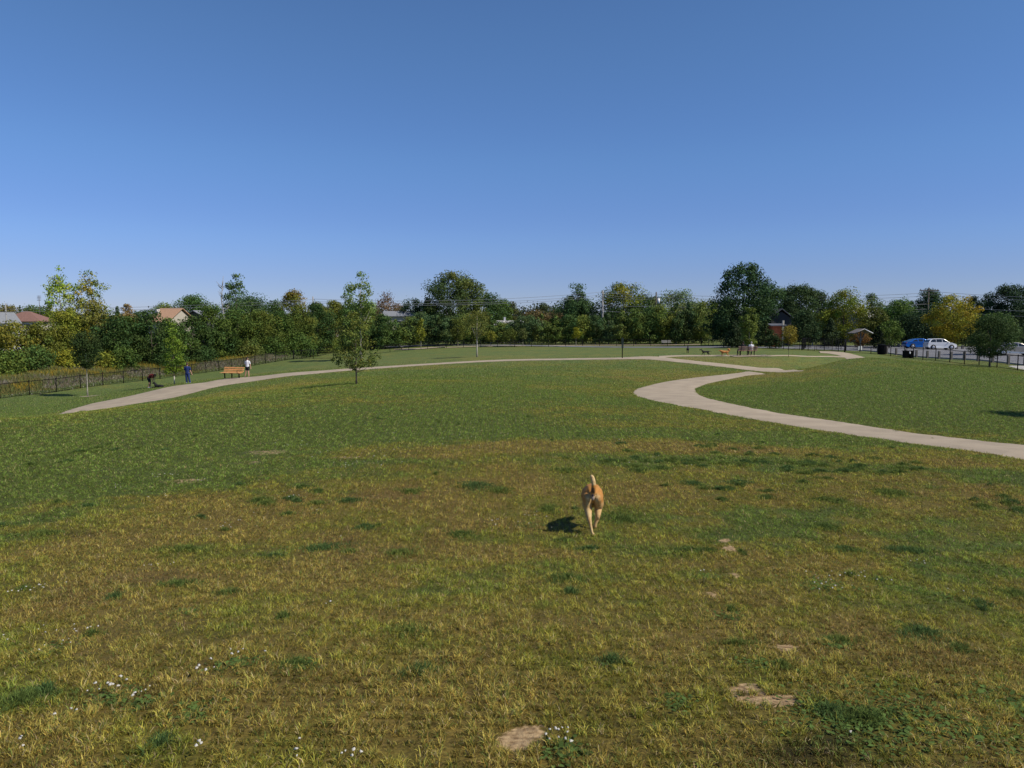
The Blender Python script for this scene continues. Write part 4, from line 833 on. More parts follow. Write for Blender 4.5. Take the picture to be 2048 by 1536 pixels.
# ---------------------------------------------------------------- shelter, bins, sign post
p = on(1720, 98); e = empty("shelter", p, .15, "small gabled shelter roof on a central post with slanting braces beside the fence", "shelter")
MB().tube([(0,0,-.2),(0,0,2.9)], .09, 8).build("post", M['wood'], e)
for s_ in (-1, 1): MB().tube([(0,0,1.1),(s_*.62,0,2.62)], .05, 6).build("brace", M['wood'], e)
MB().box((.0,0,.45), (.5,.06,.5)).build("notice_panel", M['paper'], e)
mb = MB(); mb.prism([(-1.35,2.42),(0,2.98),(1.2,2.42),(1.2,2.34),(0,2.88),(-1.35,2.34)], -.8, .8); rf = mb.build("roof", M['wood'], e)
MB().tube([(-.05,-.83,2.95),(1.2,-.83,2.39)], .045, 4).build("fascia", M['white'], rf); MB().tube([(-1.35,-.83,2.39),(-.05,-.83,2.95)], .045, 4).build("fascia", M['slatG'], rf)
p = on(1764, 92.5); e = empty("litter_bin", p, 0, "tall black litter bin behind the fence in front of the dark narrow evergreen", "litter bin")
m = MB(); m.tube([(0,0,.03),(0,0,1.05)], [.48,.5], 14)
for k in range(20): a = k*math.pi/10; m.box((.5*math.cos(a),.5*math.sin(a),.52), (.03,.07,1.0), rz=a)
m.build("bin_body", M['black'], e); MB().tube([(0,0,1.05),(0,0,1.12),(0,0,1.22)], [.55,.5,.2], 14).build("lid", M['black'], e)
p = gnd(1816, 716.5); e = empty("litter_bin", p, .1, "low black double litter bin with a white bag, inside the right fence", "litter bin")
m = MB(); m.box((-.32,0,.42), (.42,.5,.75)); m.box((.32,0,.42), (.42,.5,.75))
for sx in (-1,1):
    for k in range(6): m.box((sx*.32-.18+k*.072,-.265,.42), (.03,.03,.74))
m.build("bin_body", M['black'], e, bevel=.02); MB().box((0,0,.83), (1.15,.6,.07)).build("lid", M['black'], e, bevel=.02)
MB().ball((.02,-.27,.62), (.1,.06,.14), 10, 7).build("bag", M['white'], e)
p = on(1244.5, 71); e = empty("sign_post", p, 0, "tall dark post with two narrow panels and a dispenser box beside the path", "sign post")
MB().tube([(.0,0,-.2),(0,0,1.98)], .045, 8).build("post", M['black'], e)
MB().box((-.055,-.05,1.72), (.085,.02,.5)).build("sign_panel", M['sign'], e); MB().box((.055,-.05,1.72), (.085,.02,.5)).build("sign_panel", M['sign'], e)
MB().box((.0,-.09,1.22), (.17,.12,.42)).build("dispenser_box", M['sign'], e, bevel=.015)
# ---------------------------------------------------------------- benches
def bench(p, rz, label, slat, W=1.8, arm=True, group=None):
    e = empty("park_bench", p, rz, label, "bench", group)      # sits facing local -y
    n = 4
    for k in range(3): MB().box((0,.27+.045*k,.56+.145*k), (W,.035,.10), rx=-.22).build("back_slat", M[slat], e, bevel=.008)
    for k in range(3): MB().box((0,-.24+.155*k,.455+.008*k), (W,.135,.04)).build("seat_slat", M[slat], e, bevel=.008)
    for x in (-W*.36, 0, W*.36):
        f = MB(); f.box((x,.0,.215), (.07,.07,.45)); f.box((x,-.02,.42), (.055,.52,.045)); f.tube([(x,.24,.42),(x,.31,.62),(x,.40,.93)], .028, 6); f.build("leg", M['black'], e)
    if arm: 
        f = MB(); x = W*.36
        f.tube([(x,-.26,.44),(x,-.27,.66),(x,.05,.68),(x,.29,.66)], .02, 6); f.build("armrest", M['black'], e)
    return e
pl = on(464, 61.2); ps = pl+Vector((0,0,.06))
bench(ps, math.radians(-14), "bright orange slatted bench on a concrete pad beside the left path", 'slat', 1.85)
pr = on(1494.5, 75.2); bench(pr+Vector((0,0,.07)), math.radians(180-6), "reddish weathered bench seen from behind with two people seated", 'slatP', 1.85, arm=True)
bench(on(803, 136), math.radians(105), "small dark bench seen end-on at the start of the far path", 'slatG', 1.3)
bench(on(1333, 141), math.radians(4), "faint grey bench in the shade of the far tree row", 'slatG', 1.8)
def pad(name, u, Y, w, d, rz, lift=.05):
    c = on(u, Y); n = 8; V, F = [], []
    for j in range(n+1):
        for i in range(n+1):
            x = (i/n-.5)*w; y = (j/n-.5)*d; X = c.x+x*math.cos(rz)-y*math.sin(rz); Y_ = c.y+x*math.sin(rz)+y*math.cos(rz); V.append((X, Y_, hz(X, Y_)+lift))
    F = np.array([(j*(n+1)+i, j*(n+1)+i+1, (j+1)*(n+1)+i+1, (j+1)*(n+1)+i) for j in range(n) for i in range(n)])
    tag(mesh_np(name, V, F, M['path']), kind="structure")
pad("pavement", 468, 60.6, 3.4, 2.3, math.radians(-14)); pad("pavement", 1500, 74.8, 3.6, 1.6, 0, .06); pad("pavement", 803, 136, 2.6, 2.6, 0, .08)
# ---------------------------------------------------------------- utility poles and wires
poles = {}
def pole(key, u, Y, vt, m, r_, label, cross=None, trans=False):
    p = on(u, Y); zt = at(u, vt, Y).z; h = zt-p.z; e = empty("utility_pole", p, 0, label, "utility pole"); poles[key] = (u, Y, p)
    MB().tube([(0,0,-.3),(0,0,h)], [r_*1.2, r_*.85], 9).build("pole", M[m], e)
    if cross:
        for dz, w in cross: 
            MB().box((0,-r_,h-dz), (w,.14,.16)).build("crossarm", M[m], e)
            for x in (-w*.45,-w*.2,w*.2,w*.45): MB().tube([(x,-r_,h-dz+.08),(x,-r_,h-dz+.3)], [.07,.04], 6).build("insulator", M['poleD'], e)
        for x in (-1, 1): MB().tube([(0,-r_,h-cross[0][0]-1.1),(x*cross[0][1]*.35,-r_,h-cross[0][0])], .04, 5).build("brace", M[m], e)
    if trans: MB().tube([(.5,0,h-2.4),(.5,0,h-1.4)], .27, 12).ball((.5,0,h-1.4), (.27,.27,.1), 12, 5).build("transformer", M['white'], e)
pole('P0', 628, 150, 593, 'poleW', .13, "pale utility pole rising from the thicket left of the lone lawn tree")
pole('P1', 1204.5, 160, 581, 'poleW', .21, "pale grey utility pole in front of the domed tree")
pole('P2', 1311, 158, 584, 'poleD', .15, "dark utility pole with a white transformer can", trans=True)
pole('P3', 1853, 142, 575, 'poleD', .13, "utility pole with a wide crossarm above the blue car", cross=[(.55, 3.6)])
pole('PL', 16.5, 150, 607, 'poleW', .11, "thin pale pole at the far left in front of the grey roof")
MB_a = MB(); p = on(83, 190); h = at(83, 591, 190).z-p.z; MB_a.tube([(0,0,0),(0,0,h)], [.12,.05], 5)
for k in range(4): MB_a.tube([(-.5,0,h-1.2+k*.35),(.5,0,h-1.2+k*.35)], .05, 4)
tag(MB_a.build("antenna_mast", M['poleD'], None, loc=p), "thin antenna mast on the skyline above the red-brown roof", "antenna")
def wire(a, b, sag, label, group, r_=.028):
    a, b = Vector(a), Vector(b); n = 18; m = (a+b)/2
    pts = [a.lerp(b, i/n)+Vector((0,0,-4*sag*(i/n)*(1-i/n)))-m for i in range(n+1)]
    o = MB().tube(pts, r_, 4).build("overhead_wire", M['wire'], None, loc=m); tag(o, label, "wire", group)
U = lambda k: (poles[k][0], poles[k][1])
def span(k0, k1, vs0, vs1, sag, desc, dx0=0, dx1=0):
    nm = ["topmost","second highest","third highest","fourth highest","lowest"]
    nm = nm[:len(vs0)-1]+["lowest"]
    a = poles[k0] if isinstance(k0, str) else k0; b = poles[k1] if isinstance(k1, str) else k1
    for i, (v0, v1) in enumerate(zip(vs0, vs1)):
        wire(at(a[0]+dx0, v0, a[1]-.25), at(b[0]+dx1, v1, b[1]-.25), sag, f"{nm[i]} overhead wire {desc}", "overhead wires "+desc)
span('P0','P1',[598,603,606],[584,590,594],1.0,"between the two pale utility poles, left of the domed tree")
span('P1','P2',[584,589,593,608,621],[588,594,598,612,623],.3,"between the pale pole and the transformer pole")
span('P2','P3',[588,594,612,622,626],[586,592,608,618,622],.75,"from the transformer pole to the crossarm pole")
span('P3',(2420,95),[582,588,610,620],[600,606,628,640],.5,"from the crossarm pole past the right edge")
span((-420,150),'P0',[612,617],[599,604],1.2,"crossing the left skyline behind the thicket")
# ---------------------------------------------------------------- houses
def house(name, u, Y, w, d, hw, rise, rz, wallm, roofm, label, ridge='x', chim=None, hip=False, z=None, windows=()):
    p = on(u, Y); 
    if z is not None: p = Vector((p.x, p.y, p.z))
    e = empty(name, p, rz, label, "house")
    W = MB().box((0,0,hw/2-.3), (w,d,hw+.6))
    if not hip: W.prism([(-d/2,hw),(d/2,hw),(0,hw+rise-.1)], -w/2, w/2) if False else None
    wl = W.build("wall", M[wallm], e)
    o_ = .45; hx, hy = w/2+o_, d/2+o_; z0 = hw-.05; zr = hw+rise; inset = (hy if hip else 0)
    V = [(-hx,-hy,z0),(hx,-hy,z0),(hx,hy,z0),(-hx,hy,z0),(-hx+inset,0,zr),(hx-inset,0,zr)]
    V2 = [(a,b,c-.14) for a,b,c in V]
    if not hip:
        MB().add([(-w/2,-d/2,hw-.01),(-w/2,d/2,hw-.01),(-w/2,0,hw+rise*(d/2)/(hy)-.18)], [(0,1,2)]).add([(w/2,-d/2,hw-.01),(w/2,d/2,hw-.01),(w/2,0,hw+rise*(d/2)/hy-.18)], [(0,2,1)]).build("gable", M[wallm], e)
    R = MB().add(V+V2, [(0,1,5,4),(2,3,4,5),(3,0,4),(1,2,5),(7,6,10,11),(9,8,11,10),(9,10,6),(7,11,8),(0,6,7,1),(1,7,8,2),(2,8,9,3),(3,9,6,0)]) if hip else MB().add(V+V2, [(0,1,5,4),(2,3,4,5),(7,6,10,11),(9,8,11,10),(0,6,7,1),(2,8,9,3),(0,4,10,6),(4,3,9,10),(1,7,11,5),(5,11,8,2)])
    rf = R.build("roof", M[roofm], e)
    if chim: cx, cy, cw, ct, cm = chim; MB().box((cx,cy,(hw+ct)/2), (cw,cw*.8,ct-hw+1)).box((cx,cy,ct+.55), (cw*1.15,cw*.95,.12)).build("chimney", M[cm], rf)
    for wx, wz, ww, wh in windows:
        f = MB().box((wx,-d/2-.03,wz), (ww+.16,.08,wh+.16)).build("window", M['wallW'], e); MB().box((wx,-d/2-.08,wz), (ww,.03,wh)).build("pane", M['pane'], f)
    return e
def hh(u, Y, v): return at(u, v, Y).z-on(u, Y).z
k = hh(62,175,622); house("house", 58, 175, 9.0, 8, k-2.3, 2.3, .1, 'wallT', 'roofR', "house with long red-brown roof and white chimney beside the tall yellow tree", chim=(-4.1,-2,1.1,k-1.6,'wallW'), hip=True, windows=[(-2,k-3.6,1.4,1.2),(2,k-3.6,1.4,1.2)])
k = hh(5,170,624); house("house", -2, 170, 6, 8, k-2.4, 2.4, .9, 'wallW', 'roofG', "house with grey roof at the far left edge, beside the thin pale pole", windows=[(0,k-3.6,1.4,1.2)])
k = hh(345,160,616); house("house", 346, 160, 5.2, 7.5, k-2.9, 2.9, -.35, 'wallT', 'roofT', "house with steep light tan roof and white chimney above the thicket", chim=(-2.5,-1.6,.9,k-.9,'wallW'), windows=[(0,k-4,1.2,1.1)])
k = hh(405,175,621); house("house", 406, 175, 5, 7, k-1.9, 1.9, 1.25, 'wallD', 'roofG', "grey gable-end house right of the tan-roofed one", windows=[(0,k-3.6,1.2,1.1)])
k = hh(670,190,620); house("house", 668, 190, 5, 6, k-1.2, 1.2, .1, 'wallT', 'roofP', "pale grey roofed house far behind the left side of the lone lawn tree", windows=[(0,k-3,1.2,1.1)])
k = hh(798,185,622); house("house", 800, 185, 7, 6, k-1.2, 1.2, .1, 'wallT', 'roofG', "grey roofed house behind the row trees right of the purplish tree", windows=[(0,k-3,1.2,1.1)])
k = hh(1018,160,641); house("house", 1018, 160, 5.4, 5, k-.9, .9, .0, 'wallW', 'roofP', "low house with pale roof and small vent showing above the far tree row", chim=(-.9,0,.4,k+.1,'wallW'), windows=[(0,k-2.6,1.2,1.1)])
k = hh(1556,126,617); house("house", 1553, 128, 6, 3.2, k-1.6, 1.6, 1.45, 'wallD', 'roofD', "dark-sided house with grey gable behind the small golden-brown tree", windows=[(0,k-3.4,1.2,1.2)])
k = hh(1548,117,647); house("house", 1547, 117, 1.7, 3.5, k-.2, .2, 0, 'brick', 'roofD', "low red brick house wing left of the white porch post", windows=[])
k = hh(1730,150,621); house("house", 1728, 150, 4.5, 6, k-1.4, 1.4, .1, 'wallT', 'roofP', "pale grey roofed house between the yellow-green tree and the pale narrow tree", windows=[(0,k-3,1.2,1.1)])
p = on(1565, 115); MB().box((0,0,hh(1565,115,641)/2), (.26,.3,hh(1565,115,641))).build("porch_post", M['wallT'], None, loc=p); tag(bpy.data.objects["porch_post"], "white porch column beside the red brick wing", "column")
p = on(1625, 122); MB().tube([(0,0,0),(0,0,1.2)], .09, 7).build("marker_post", M['wallW'], None, loc=p); tag(bpy.data.objects["marker_post"], "short white marker post on the verge beyond the road", "post")
# ---------------------------------------------------------------- cars (side profile lofted across the width, x forward)
def car(p, rz, L, Wd, Hh, body, lower, green, panes, wheels, label, paint, glassends, wr=.30):
    e = empty("parked_car", p, rz, label, "car"); hw = Wd/2; zb = max(z for x, z in lower)
    def wid(x, z):
        f = 1-.10*max(0, (abs(x)-L*.38)/(L*.12))**2
        return hw*f*(1-.05*max(0, (.45-z)/.45))
    def hg(z): return hw*.94-(z-zb)*.30
    mb = MB(); n = len(lower)
    mb.add([(x,-wid(x,z),z) for x, z in lower]+[(x,wid(x,z),z) for x, z in lower], [tuple(range(n)), tuple(range(2*n-1,n-1,-1))]+[(i,i+n,(i+1)%n+n,(i+1)%n) for i in range(n)])
    b = mb.build("body", paint, e, bevel=.035); n = len(green)
    mb = MB().add([(x,-hg(z),z) for x, z in green]+[(x,hg(z),z) for x, z in green], [tuple(range(n)), tuple(range(2*n-1,n-1,-1))]+[(i,i+n,(i+1)%n+n,(i+1)%n) for i in range(n)])
    mb.build("cabin", paint, e, bevel=.03)
    for s_ in (-1, 1):
        for q in panes: MB().add([(x, s_*(hg(z)+.006), z) for x, z in q]+[(x, s_*(hg(z)-.01), z) for x, z in q], [tuple(range(len(q)))]+[(i,(i+1)%len(q),(i+1)%len(q)+len(q),i+len(q)) for i in range(len(q))]).build("window", M['glass'], e)
    for (x0,z0),(x1,z1),nm in glassends:
        nx, nz = (z1-z0), -(x1-x0); l = math.hypot(nx, nz); sg = 1 if nz > 0 or (nz == 0 and nx > 0) else -1; nx, nz = sg*nx/l*.008, sg*nz/l*.008
        MB().add([(x0+nx,-hg(z0)+.09,z0+nz),(x0+nx,hg(z0)-.09,z0+nz),(x1+nx,hg(z1)-.08,z1+nz),(x1+nx,-hg(z1)+.08,z1+nz)], [(0,1,2,3)]).build(nm, M['glass'], e)
    for x in wheels:
        for s_ in (-1, 1):
            y = s_*(hw-.10)
            MB().tube([(x,y-.105,wr),(x,y-.09,wr),(x,y+.09,wr),(x,y+.105,wr)], [wr*.9,wr,wr,wr*.9], 22, up=(0,0,1)).build("wheel", M['rubber'], e)
            w = bpy.data.objects[[o.name for o in e.children][-1]] if False else e.children[-1]
            rm = MB().tube([(x,y+s_*.09,wr),(x,y+s_*.112,wr)], [wr*.66,wr*.6], 18)
            for k in range(5): a = k*1.2566; rm.box((x+math.cos(a)*wr*.33,y+s_*.116,wr+math.sin(a)*wr*.33), (.05,.012,.05))
            rm.build("rim", M['rim'], w)
            MB().tube([(x,s_*(hw-.02),wr+.02),(x,s_*(hw+.004),wr+.02)], wr*1.17, 20).build("wheel_arch", M['rubber'], e)
    fx = max(x for x, z in lower)-.10; bx_ = min(x for x, z in lower)+.08
    for s_ in (-1, 1):
        MB().ball((fx-.12,s_*(hw-.24),.68), (.20,.17,.08), 10, 6).build("headlight", M['chrome'], e)
        MB().ball((bx_+.02,s_*(hw-.20),.82), (.10,.15,.11), 10, 6).build("tail_light", M['redlamp'], e)
        MB().ball((glassends[0][0][0]-.22,s_*(hw+.02),.98), (.07,.10,.07), 8, 6).build("side_mirror", paint, e)
    MB().box((fx+.03,0,.42), (.1,Wd*.6,.14)).build("grille", M['rubber'], e)
    return e
def paint(name, c, metal=.2):
    m = mat(name, c, .25, metal=metal, spec=.5); m.node_tree.nodes["Principled BSDF"].inputs["Coat Weight"].default_value = .8; return m
hat_low = [(-1.92,.32),(-1.95,.55),(-1.90,.95),(-1.78,1.02),(.70,1.00),(1.28,.93),(1.72,.78),(1.93,.60),(1.97,.34),(1.70,.22),(-1.7,.22)]
hat_gr = [(-1.86,.99),(-1.56,1.36),(-1.25,1.49),(-.2,1.52),(.25,1.46),(1.02,.97)]
def lotz(u, Y): p = on(u, Y); return Vector((p.x, p.y, p.z+.11))
car(lotz(1879,106), math.radians(-5), 3.95, 1.72, 1.52, None, hat_low, hat_gr, [[(-1.66,1.02),(-1.42,1.36),(-1.18,1.44),(-.88,1.45),(-.86,1.01)],[(-.81,1.01),(-.83,1.45),(-.08,1.46),(-.01,1.01)],[(.05,1.01),(-.02,1.46),(.20,1.42),(.95,1.0)]], [-1.22,1.22], "white hatchback facing right in the parking lot", paint("white_paint", (.78,.78,.78), 0), [((.98,1.00),(.30,1.43),"windshield"),((-1.83,1.03),(-1.60,1.31),"rear_window")])
sed_low = [(-2.28,.34),(-2.32,.60),(-2.26,.92),(-1.75,.98),(.85,.97),(1.6,.88),(2.12,.74),(2.30,.56),(2.28,.32),(2.0,.22),(-2.0,.22)]
sed_gr = [(-2.0,.95),(-1.15,1.32),(-.55,1.44),(.10,1.44),(.45,1.36),(1.25,.95)]
car(lotz(1839,110.5), math.radians(-3), 4.6, 1.78, 1.44, None, sed_low, sed_gr, [[(-1.55,1.02),(-1.1,1.26),(-.72,1.35),(-.62,1.01)],[(-.54,1.01),(-.6,1.37),(.06,1.37),(.10,1.01)],[(.18,1.01),(.14,1.36),(.42,1.30),(.98,1.0)]], [-1.38,1.42], "bright blue sloping-backed car partly behind the white hatchback", paint("blue_paint", (.004,.13,.52), .3), [((1.20,.98),(.48,1.34),"windshield"),((-1.93,.99),(-1.18,1.30),"rear_window")], wr=.32)
car(lotz(2027,84.5), math.radians(-12), 4.6, 1.78, 1.44, None, sed_low, sed_gr, [[(-1.55,1.02),(-1.1,1.26),(-.72,1.35),(-.62,1.01)],[(-.54,1.01),(-.6,1.37),(.06,1.37),(.10,1.01)],[(.18,1.01),(.14,1.36),(.42,1.30),(.98,1.0)]], [-1.38,1.42], "silver-beige sedan at the right edge beside the dark lawn tree", paint("silver_paint", (.46,.43,.37), .5), [((1.20,.98),(.48,1.34),"windshield"),((-1.93,.99),(-1.18,1.30),"rear_window")], wr=.32)
# ---------------------------------------------------------------- people and dogs: one remeshed surface per body
def fused(name, tubes, mt, parent=None, voxel=.014, smooth=4, balls=()):
    mb = MB()
    for t in tubes:
        pts = [Vector(q[:3]) for q in t]; rad = [(q[3], q[4] if len(q) > 4 else q[3]) for q in t]
        d0 = (pts[0]-pts[1]).normalized(); d1 = (pts[-1]-pts[-2]).normalized()
        P = [pts[0]+d0*min(rad[0])*.8, pts[0]+d0*min(rad[0])*.45]; R = [(rad[0][0]*.45, rad[0][1]*.45), (rad[0][0]*.85, rad[0][1]*.85)]
        N = len(pts)
        for i in range(N-1):
            p0, p1, p2, p3 = pts[max(i-1,0)], pts[i], pts[i+1], pts[min(i+2,N-1)]
            for k in range(4):
                f = k/4; P.append(.5*(2*p1+(p2-p0)*f+(2*p0-5*p1+4*p2-p3)*f*f+(3*p1-p0-3*p2+p3)*f**3)); R.append(tuple(rad[i][j]*(1-f)+rad[i+1][j]*f for j in (0,1)))
        P.append(pts[-1]); R.append(rad[-1]); P += [pts[-1]+d1*min(rad[-1])*.45, pts[-1]+d1*min(rad[-1])*.8]; R += [(rad[-1][0]*.85, rad[-1][1]*.85), (rad[-1][0]*.45, rad[-1][1]*.45)]
        mb.tube(P, R, 12, up=(0,1,0))
    for c_, r_ in balls: mb.ball(c_, r_, 14, 10)
    o = mb.build(name, mt, parent)
    m = o.modifiers.new("fuse", 'REMESH'); m.mode = 'VOXEL'; m.voxel_size = voxel; m.use_smooth_shade = True
    m = o.modifiers.new("soft", 'SMOOTH'); m.iterations = smooth; m.factor = .5
    return o
def hand(w, d, side, s=.9):
    """five curled finger chains and a palm, from wrist w along direction d"""
    w = Vector(w); d = Vector(d).normalized(); sd = Vector(side).normalized(); nn = d.cross(sd)
    T = [[(*w,.022,.03),(*(w+d*.085*s),.018,.040)]]
    for k, (o_, l) in enumerate([(-.030,.065),(-.010,.075),(.011,.07),(.031,.055)]):
        a = w+d*.085*s+sd*o_; b = a+d*l*.5*s+nn*.006; c_ = a+d*l*s+nn*.022; T.append([(*a,.010),(*b,.009),(*c_,.007)])
    a = w+d*.03*s-sd*.03; T.append([(*a,.012),(*(a+d*.03-sd*.022),.010),(*(a+d*.06-sd*.026+nn*.012),.008)])
    return T
def face(h, f, r_=.085):
    """nose, ears and jaw for a head at h facing f"""
    h = Vector(h); f = Vector(f).normalized(); s_ = Vector((0,0,1)).cross(f).normalized()
    b = [(tuple(h), (r_*.88,r_*.95,r_*1.22)), (tuple(h+f*r_*.25+Vector((0,0,-r_*.75))), (r_*.6,r_*.6,r_*.45)), (tuple(h+f*r_*1.0+Vector((0,0,-.01))), (.016,.016,.026))]
    for q in (-1, 1): b.append((tuple(h+s_*q*r_*.92), (.014,.022,.032)))
    return b
def eyes(h, f, e, r_=.085):
    h = Vector(h); f = Vector(f).normalized(); s_ = Vector((0,0,1)).cross(f).normalized(); m = MB()
    for q in (-1, 1): m.ball(h+f*r_*.88+s_*q*.032+Vector((0,0,.012)), .012, 8, 6)
    m.build("eyes", M['dark'], e); MB().ball(h+f*r_*.86+Vector((0,0,-.055)), (.024,.024,.008), 8, 5).build("mouth", mat("lips", (.32,.12,.10), .6), e)
# person in navy, back to the camera, right arm slightly out
p = gnd(375.5, 766.5); e = empty("person", p, 0, "person in navy scrubs standing with back turned beside the yellow-green sapling", "person")
hd = (-.01,0,1.63)
fused("body", [[(0,0,.95,.15,.11),(0,0,1.15,.145,.105),(0,.01,1.33,.165,.105),(0,.01,1.42,.10,.08),(0,0,1.50,.05,.05)],
 [(-.085,0,.92,.095),(-.10,.0,.50,.062),(-.085,.03,.10,.042)],[(.085,0,.92,.095),(.12,-.02,.50,.062),(.19,.0,.10,.042)],
 [(-.19,0,1.38,.055),(-.245,.06,1.12,.044),(-.20,.20,.98,.034)],[(.19,0,1.38,.055),(.25,.0,1.10,.044),(.33,.06,.86,.032)],
 [(-.085,.0,.06,.04,.045),(-.085,.15,.035,.035,.03)],[(.19,-.03,.06,.04,.045),(.21,.12,.035,.035,.03)]]+hand((-.20,.21,.97),(.3,1,-.2),(0,0,1))+hand((.335,.065,.85),(.3,.1,-1),(0,1,0)), M['skin'], e, .011, 3, face(hd, (0,1,0)))
fused("shirt", [[(0,0,.86,.175,.135),(0,0,1.05,.165,.125),(0,.0,1.33,.185,.122),(0,.01,1.43,.12,.09)],[(-.19,0,1.39,.075),(-.245,.03,1.17,.068)],[(.19,0,1.39,.075),(.25,0,1.17,.068)]], M['navy'], e)
fused("trousers", [[(0,0,.96,.165,.13),(0,0,.84,.17,.13)],[(-.085,0,.88,.112),(-.10,0,.5,.085),(-.085,.03,.10,.078)],[(.085,0,.88,.112),(.12,-.02,.5,.085),(.19,0,.10,.078)]], M['navy'], e)
fused("hair", [[(-.01,-.02,1.60,.075,.07),(-.01,-.01,1.69,.085,.085),(-.01,.02,1.735,.06,.06)]], M['hairB'], e); eyes(hd, (0,1,0), e)
for x in (-.085,.2): fused("shoe", [[(x,-.05,.045,.042,.045),(x+.01,.15,.035,.045,.035)]], M['shoe'], e)
# woman in white shirt and black shorts
p = gnd(495.5, 754.8); e = empty("person", p, math.radians(-12), "woman in white shirt and black shorts standing right of the orange bench", "person")
hd = (.0,.0,1.55)
fused("body", [[(0,0,.90,.145,.11),(0,0,1.05,.12,.09),(0,0,1.27,.145,.10),(0,0,1.36,.09,.07),(0,0,1.44,.045,.045)],
 [(-.08,0,.87,.09),(-.13,-.03,.48,.058),(-.23,-.02,.10,.038)],[(.075,0,.87,.09),(.08,.0,.48,.058),(.09,.02,.10,.038)],
 [(-.165,0,1.32,.048),(-.21,.03,1.06,.038),(-.17,.16,.93,.03)],[(.165,0,1.32,.048),(.23,.02,1.08,.038),(.25,.08,.84,.03)],
 [(-.24,-.04,.05,.035),(-.25,.10,.03,.03)],[(.09,0,.05,.035),(.09,.14,.03,.03)]]+hand((-.17,.17,.92),(.2,1,-.3),(0,0,1))+hand((.25,.085,.83),(0,.1,-1),(0,1,0)), M['skin'], e, .011, 3, face(hd, (.5,1,0)))
fused("shirt", [[(0,0,.88,.16,.125),(0,0,1.05,.15,.115),(0,0,1.27,.165,.115),(0,0,1.365,.10,.085)],[(-.165,0,1.32,.066),(-.21,.02,1.13,.058)],[(.165,0,1.32,.066),(.225,.01,1.13,.058)]], M['white'], e)
fused("shorts", [[(0,0,.92,.155,.12),(0,0,.84,.16,.125)],[(-.08,0,.86,.105),(-.10,-.01,.62,.09)],[(.075,0,.86,.105),(.08,0,.62,.09)]], M['dark'], e)
fused("hair", [[(-.01,-.03,1.53,.078,.07),(-.01,-.01,1.62,.085,.085),(0,.01,1.655,.06,.06)],[(-.04,-.07,1.60,.05,.05),(-.06,-.10,1.48,.035,.035),(-.06,-.09,1.36,.02,.02)]], M['hairD'], e); eyes(hd, (.5,1,0), e)
for x, y in ((-.24,-.04),(.09,0)): fused("shoe", [[(x,y-.03,.04,.038),(x,y+.14,.032,.038)]], M['shoeD'], e)
# bending person in maroon
p = gnd(299.5, 775.5); e = empty("person", p, math.radians(-90+10), "person in maroon top bending down towards the lying black dog", "person")   # faces local +y = image right
hd = (0,.44,1.04)
fused("body", [[(0,-.05,.86,.13,.13),(0,.08,1.02,.13,.12),(0,.26,1.10,.14,.11),(0,.36,1.08,.06,.06)],[(-.08,-.05,.84,.09),(-.09,.05,.47,.06),(-.10,-.02,.08,.04)],[(.08,-.05,.84,.09),(.10,.02,.47,.06),(.12,-.08,.08,.04)],
 [(-.17,.24,1.06,.05),(-.2,.30,.82,.04),(-.12,.34,.58,.032)],[(.17,.24,1.06,.05),(.2,.28,.82,.04),(.13,.30,.56,.032)],[(-.1,-.03,.05,.035),(-.1,.13,.03,.03)],[(.12,-.09,.05,.035),(.12,.07,.03,.03)]]+hand((-.12,.34,.57),(0,.2,-1),(1,0,0))+hand((.13,.30,.55),(0,.2,-1),(1,0,0)), M['tan'], e, .011, 3, face(hd, (0,1,-.5)))
fused("shirt", [[(0,-.06,.82,.155,.15),(0,.08,1.03,.155,.14),(0,.25,1.115,.16,.125),(0,.32,1.10,.10,.09)],[(-.17,.24,1.07,.07),(-.195,.28,.88,.06)],[(.17,.24,1.07,.07),(.195,.27,.88,.06)]], M['maroon'], e)
fused("shorts", [[(0,-.07,.88,.145,.14),(0,-.06,.78,.155,.14)],[(-.08,-.05,.82,.11),(-.09,.02,.56,.09)],[(.08,-.05,.82,.11),(.10,0,.56,.09)]], M['dark'], e)
fused("cap", [[(0,.40,1.10,.085,.085),(0,.48,1.13,.07,.07)],[(0,.52,1.08,.05,.02),(0,.60,1.03,.05,.015)]], M['dark'], e); eyes(hd, (0,1,-.5), e)
for x, y in ((-.1,-.03),(.12,-.09)): fused("shoe", [[(x,y-.03,.04,.038),(x,y+.15,.032,.038)]], M['shoe'], e)
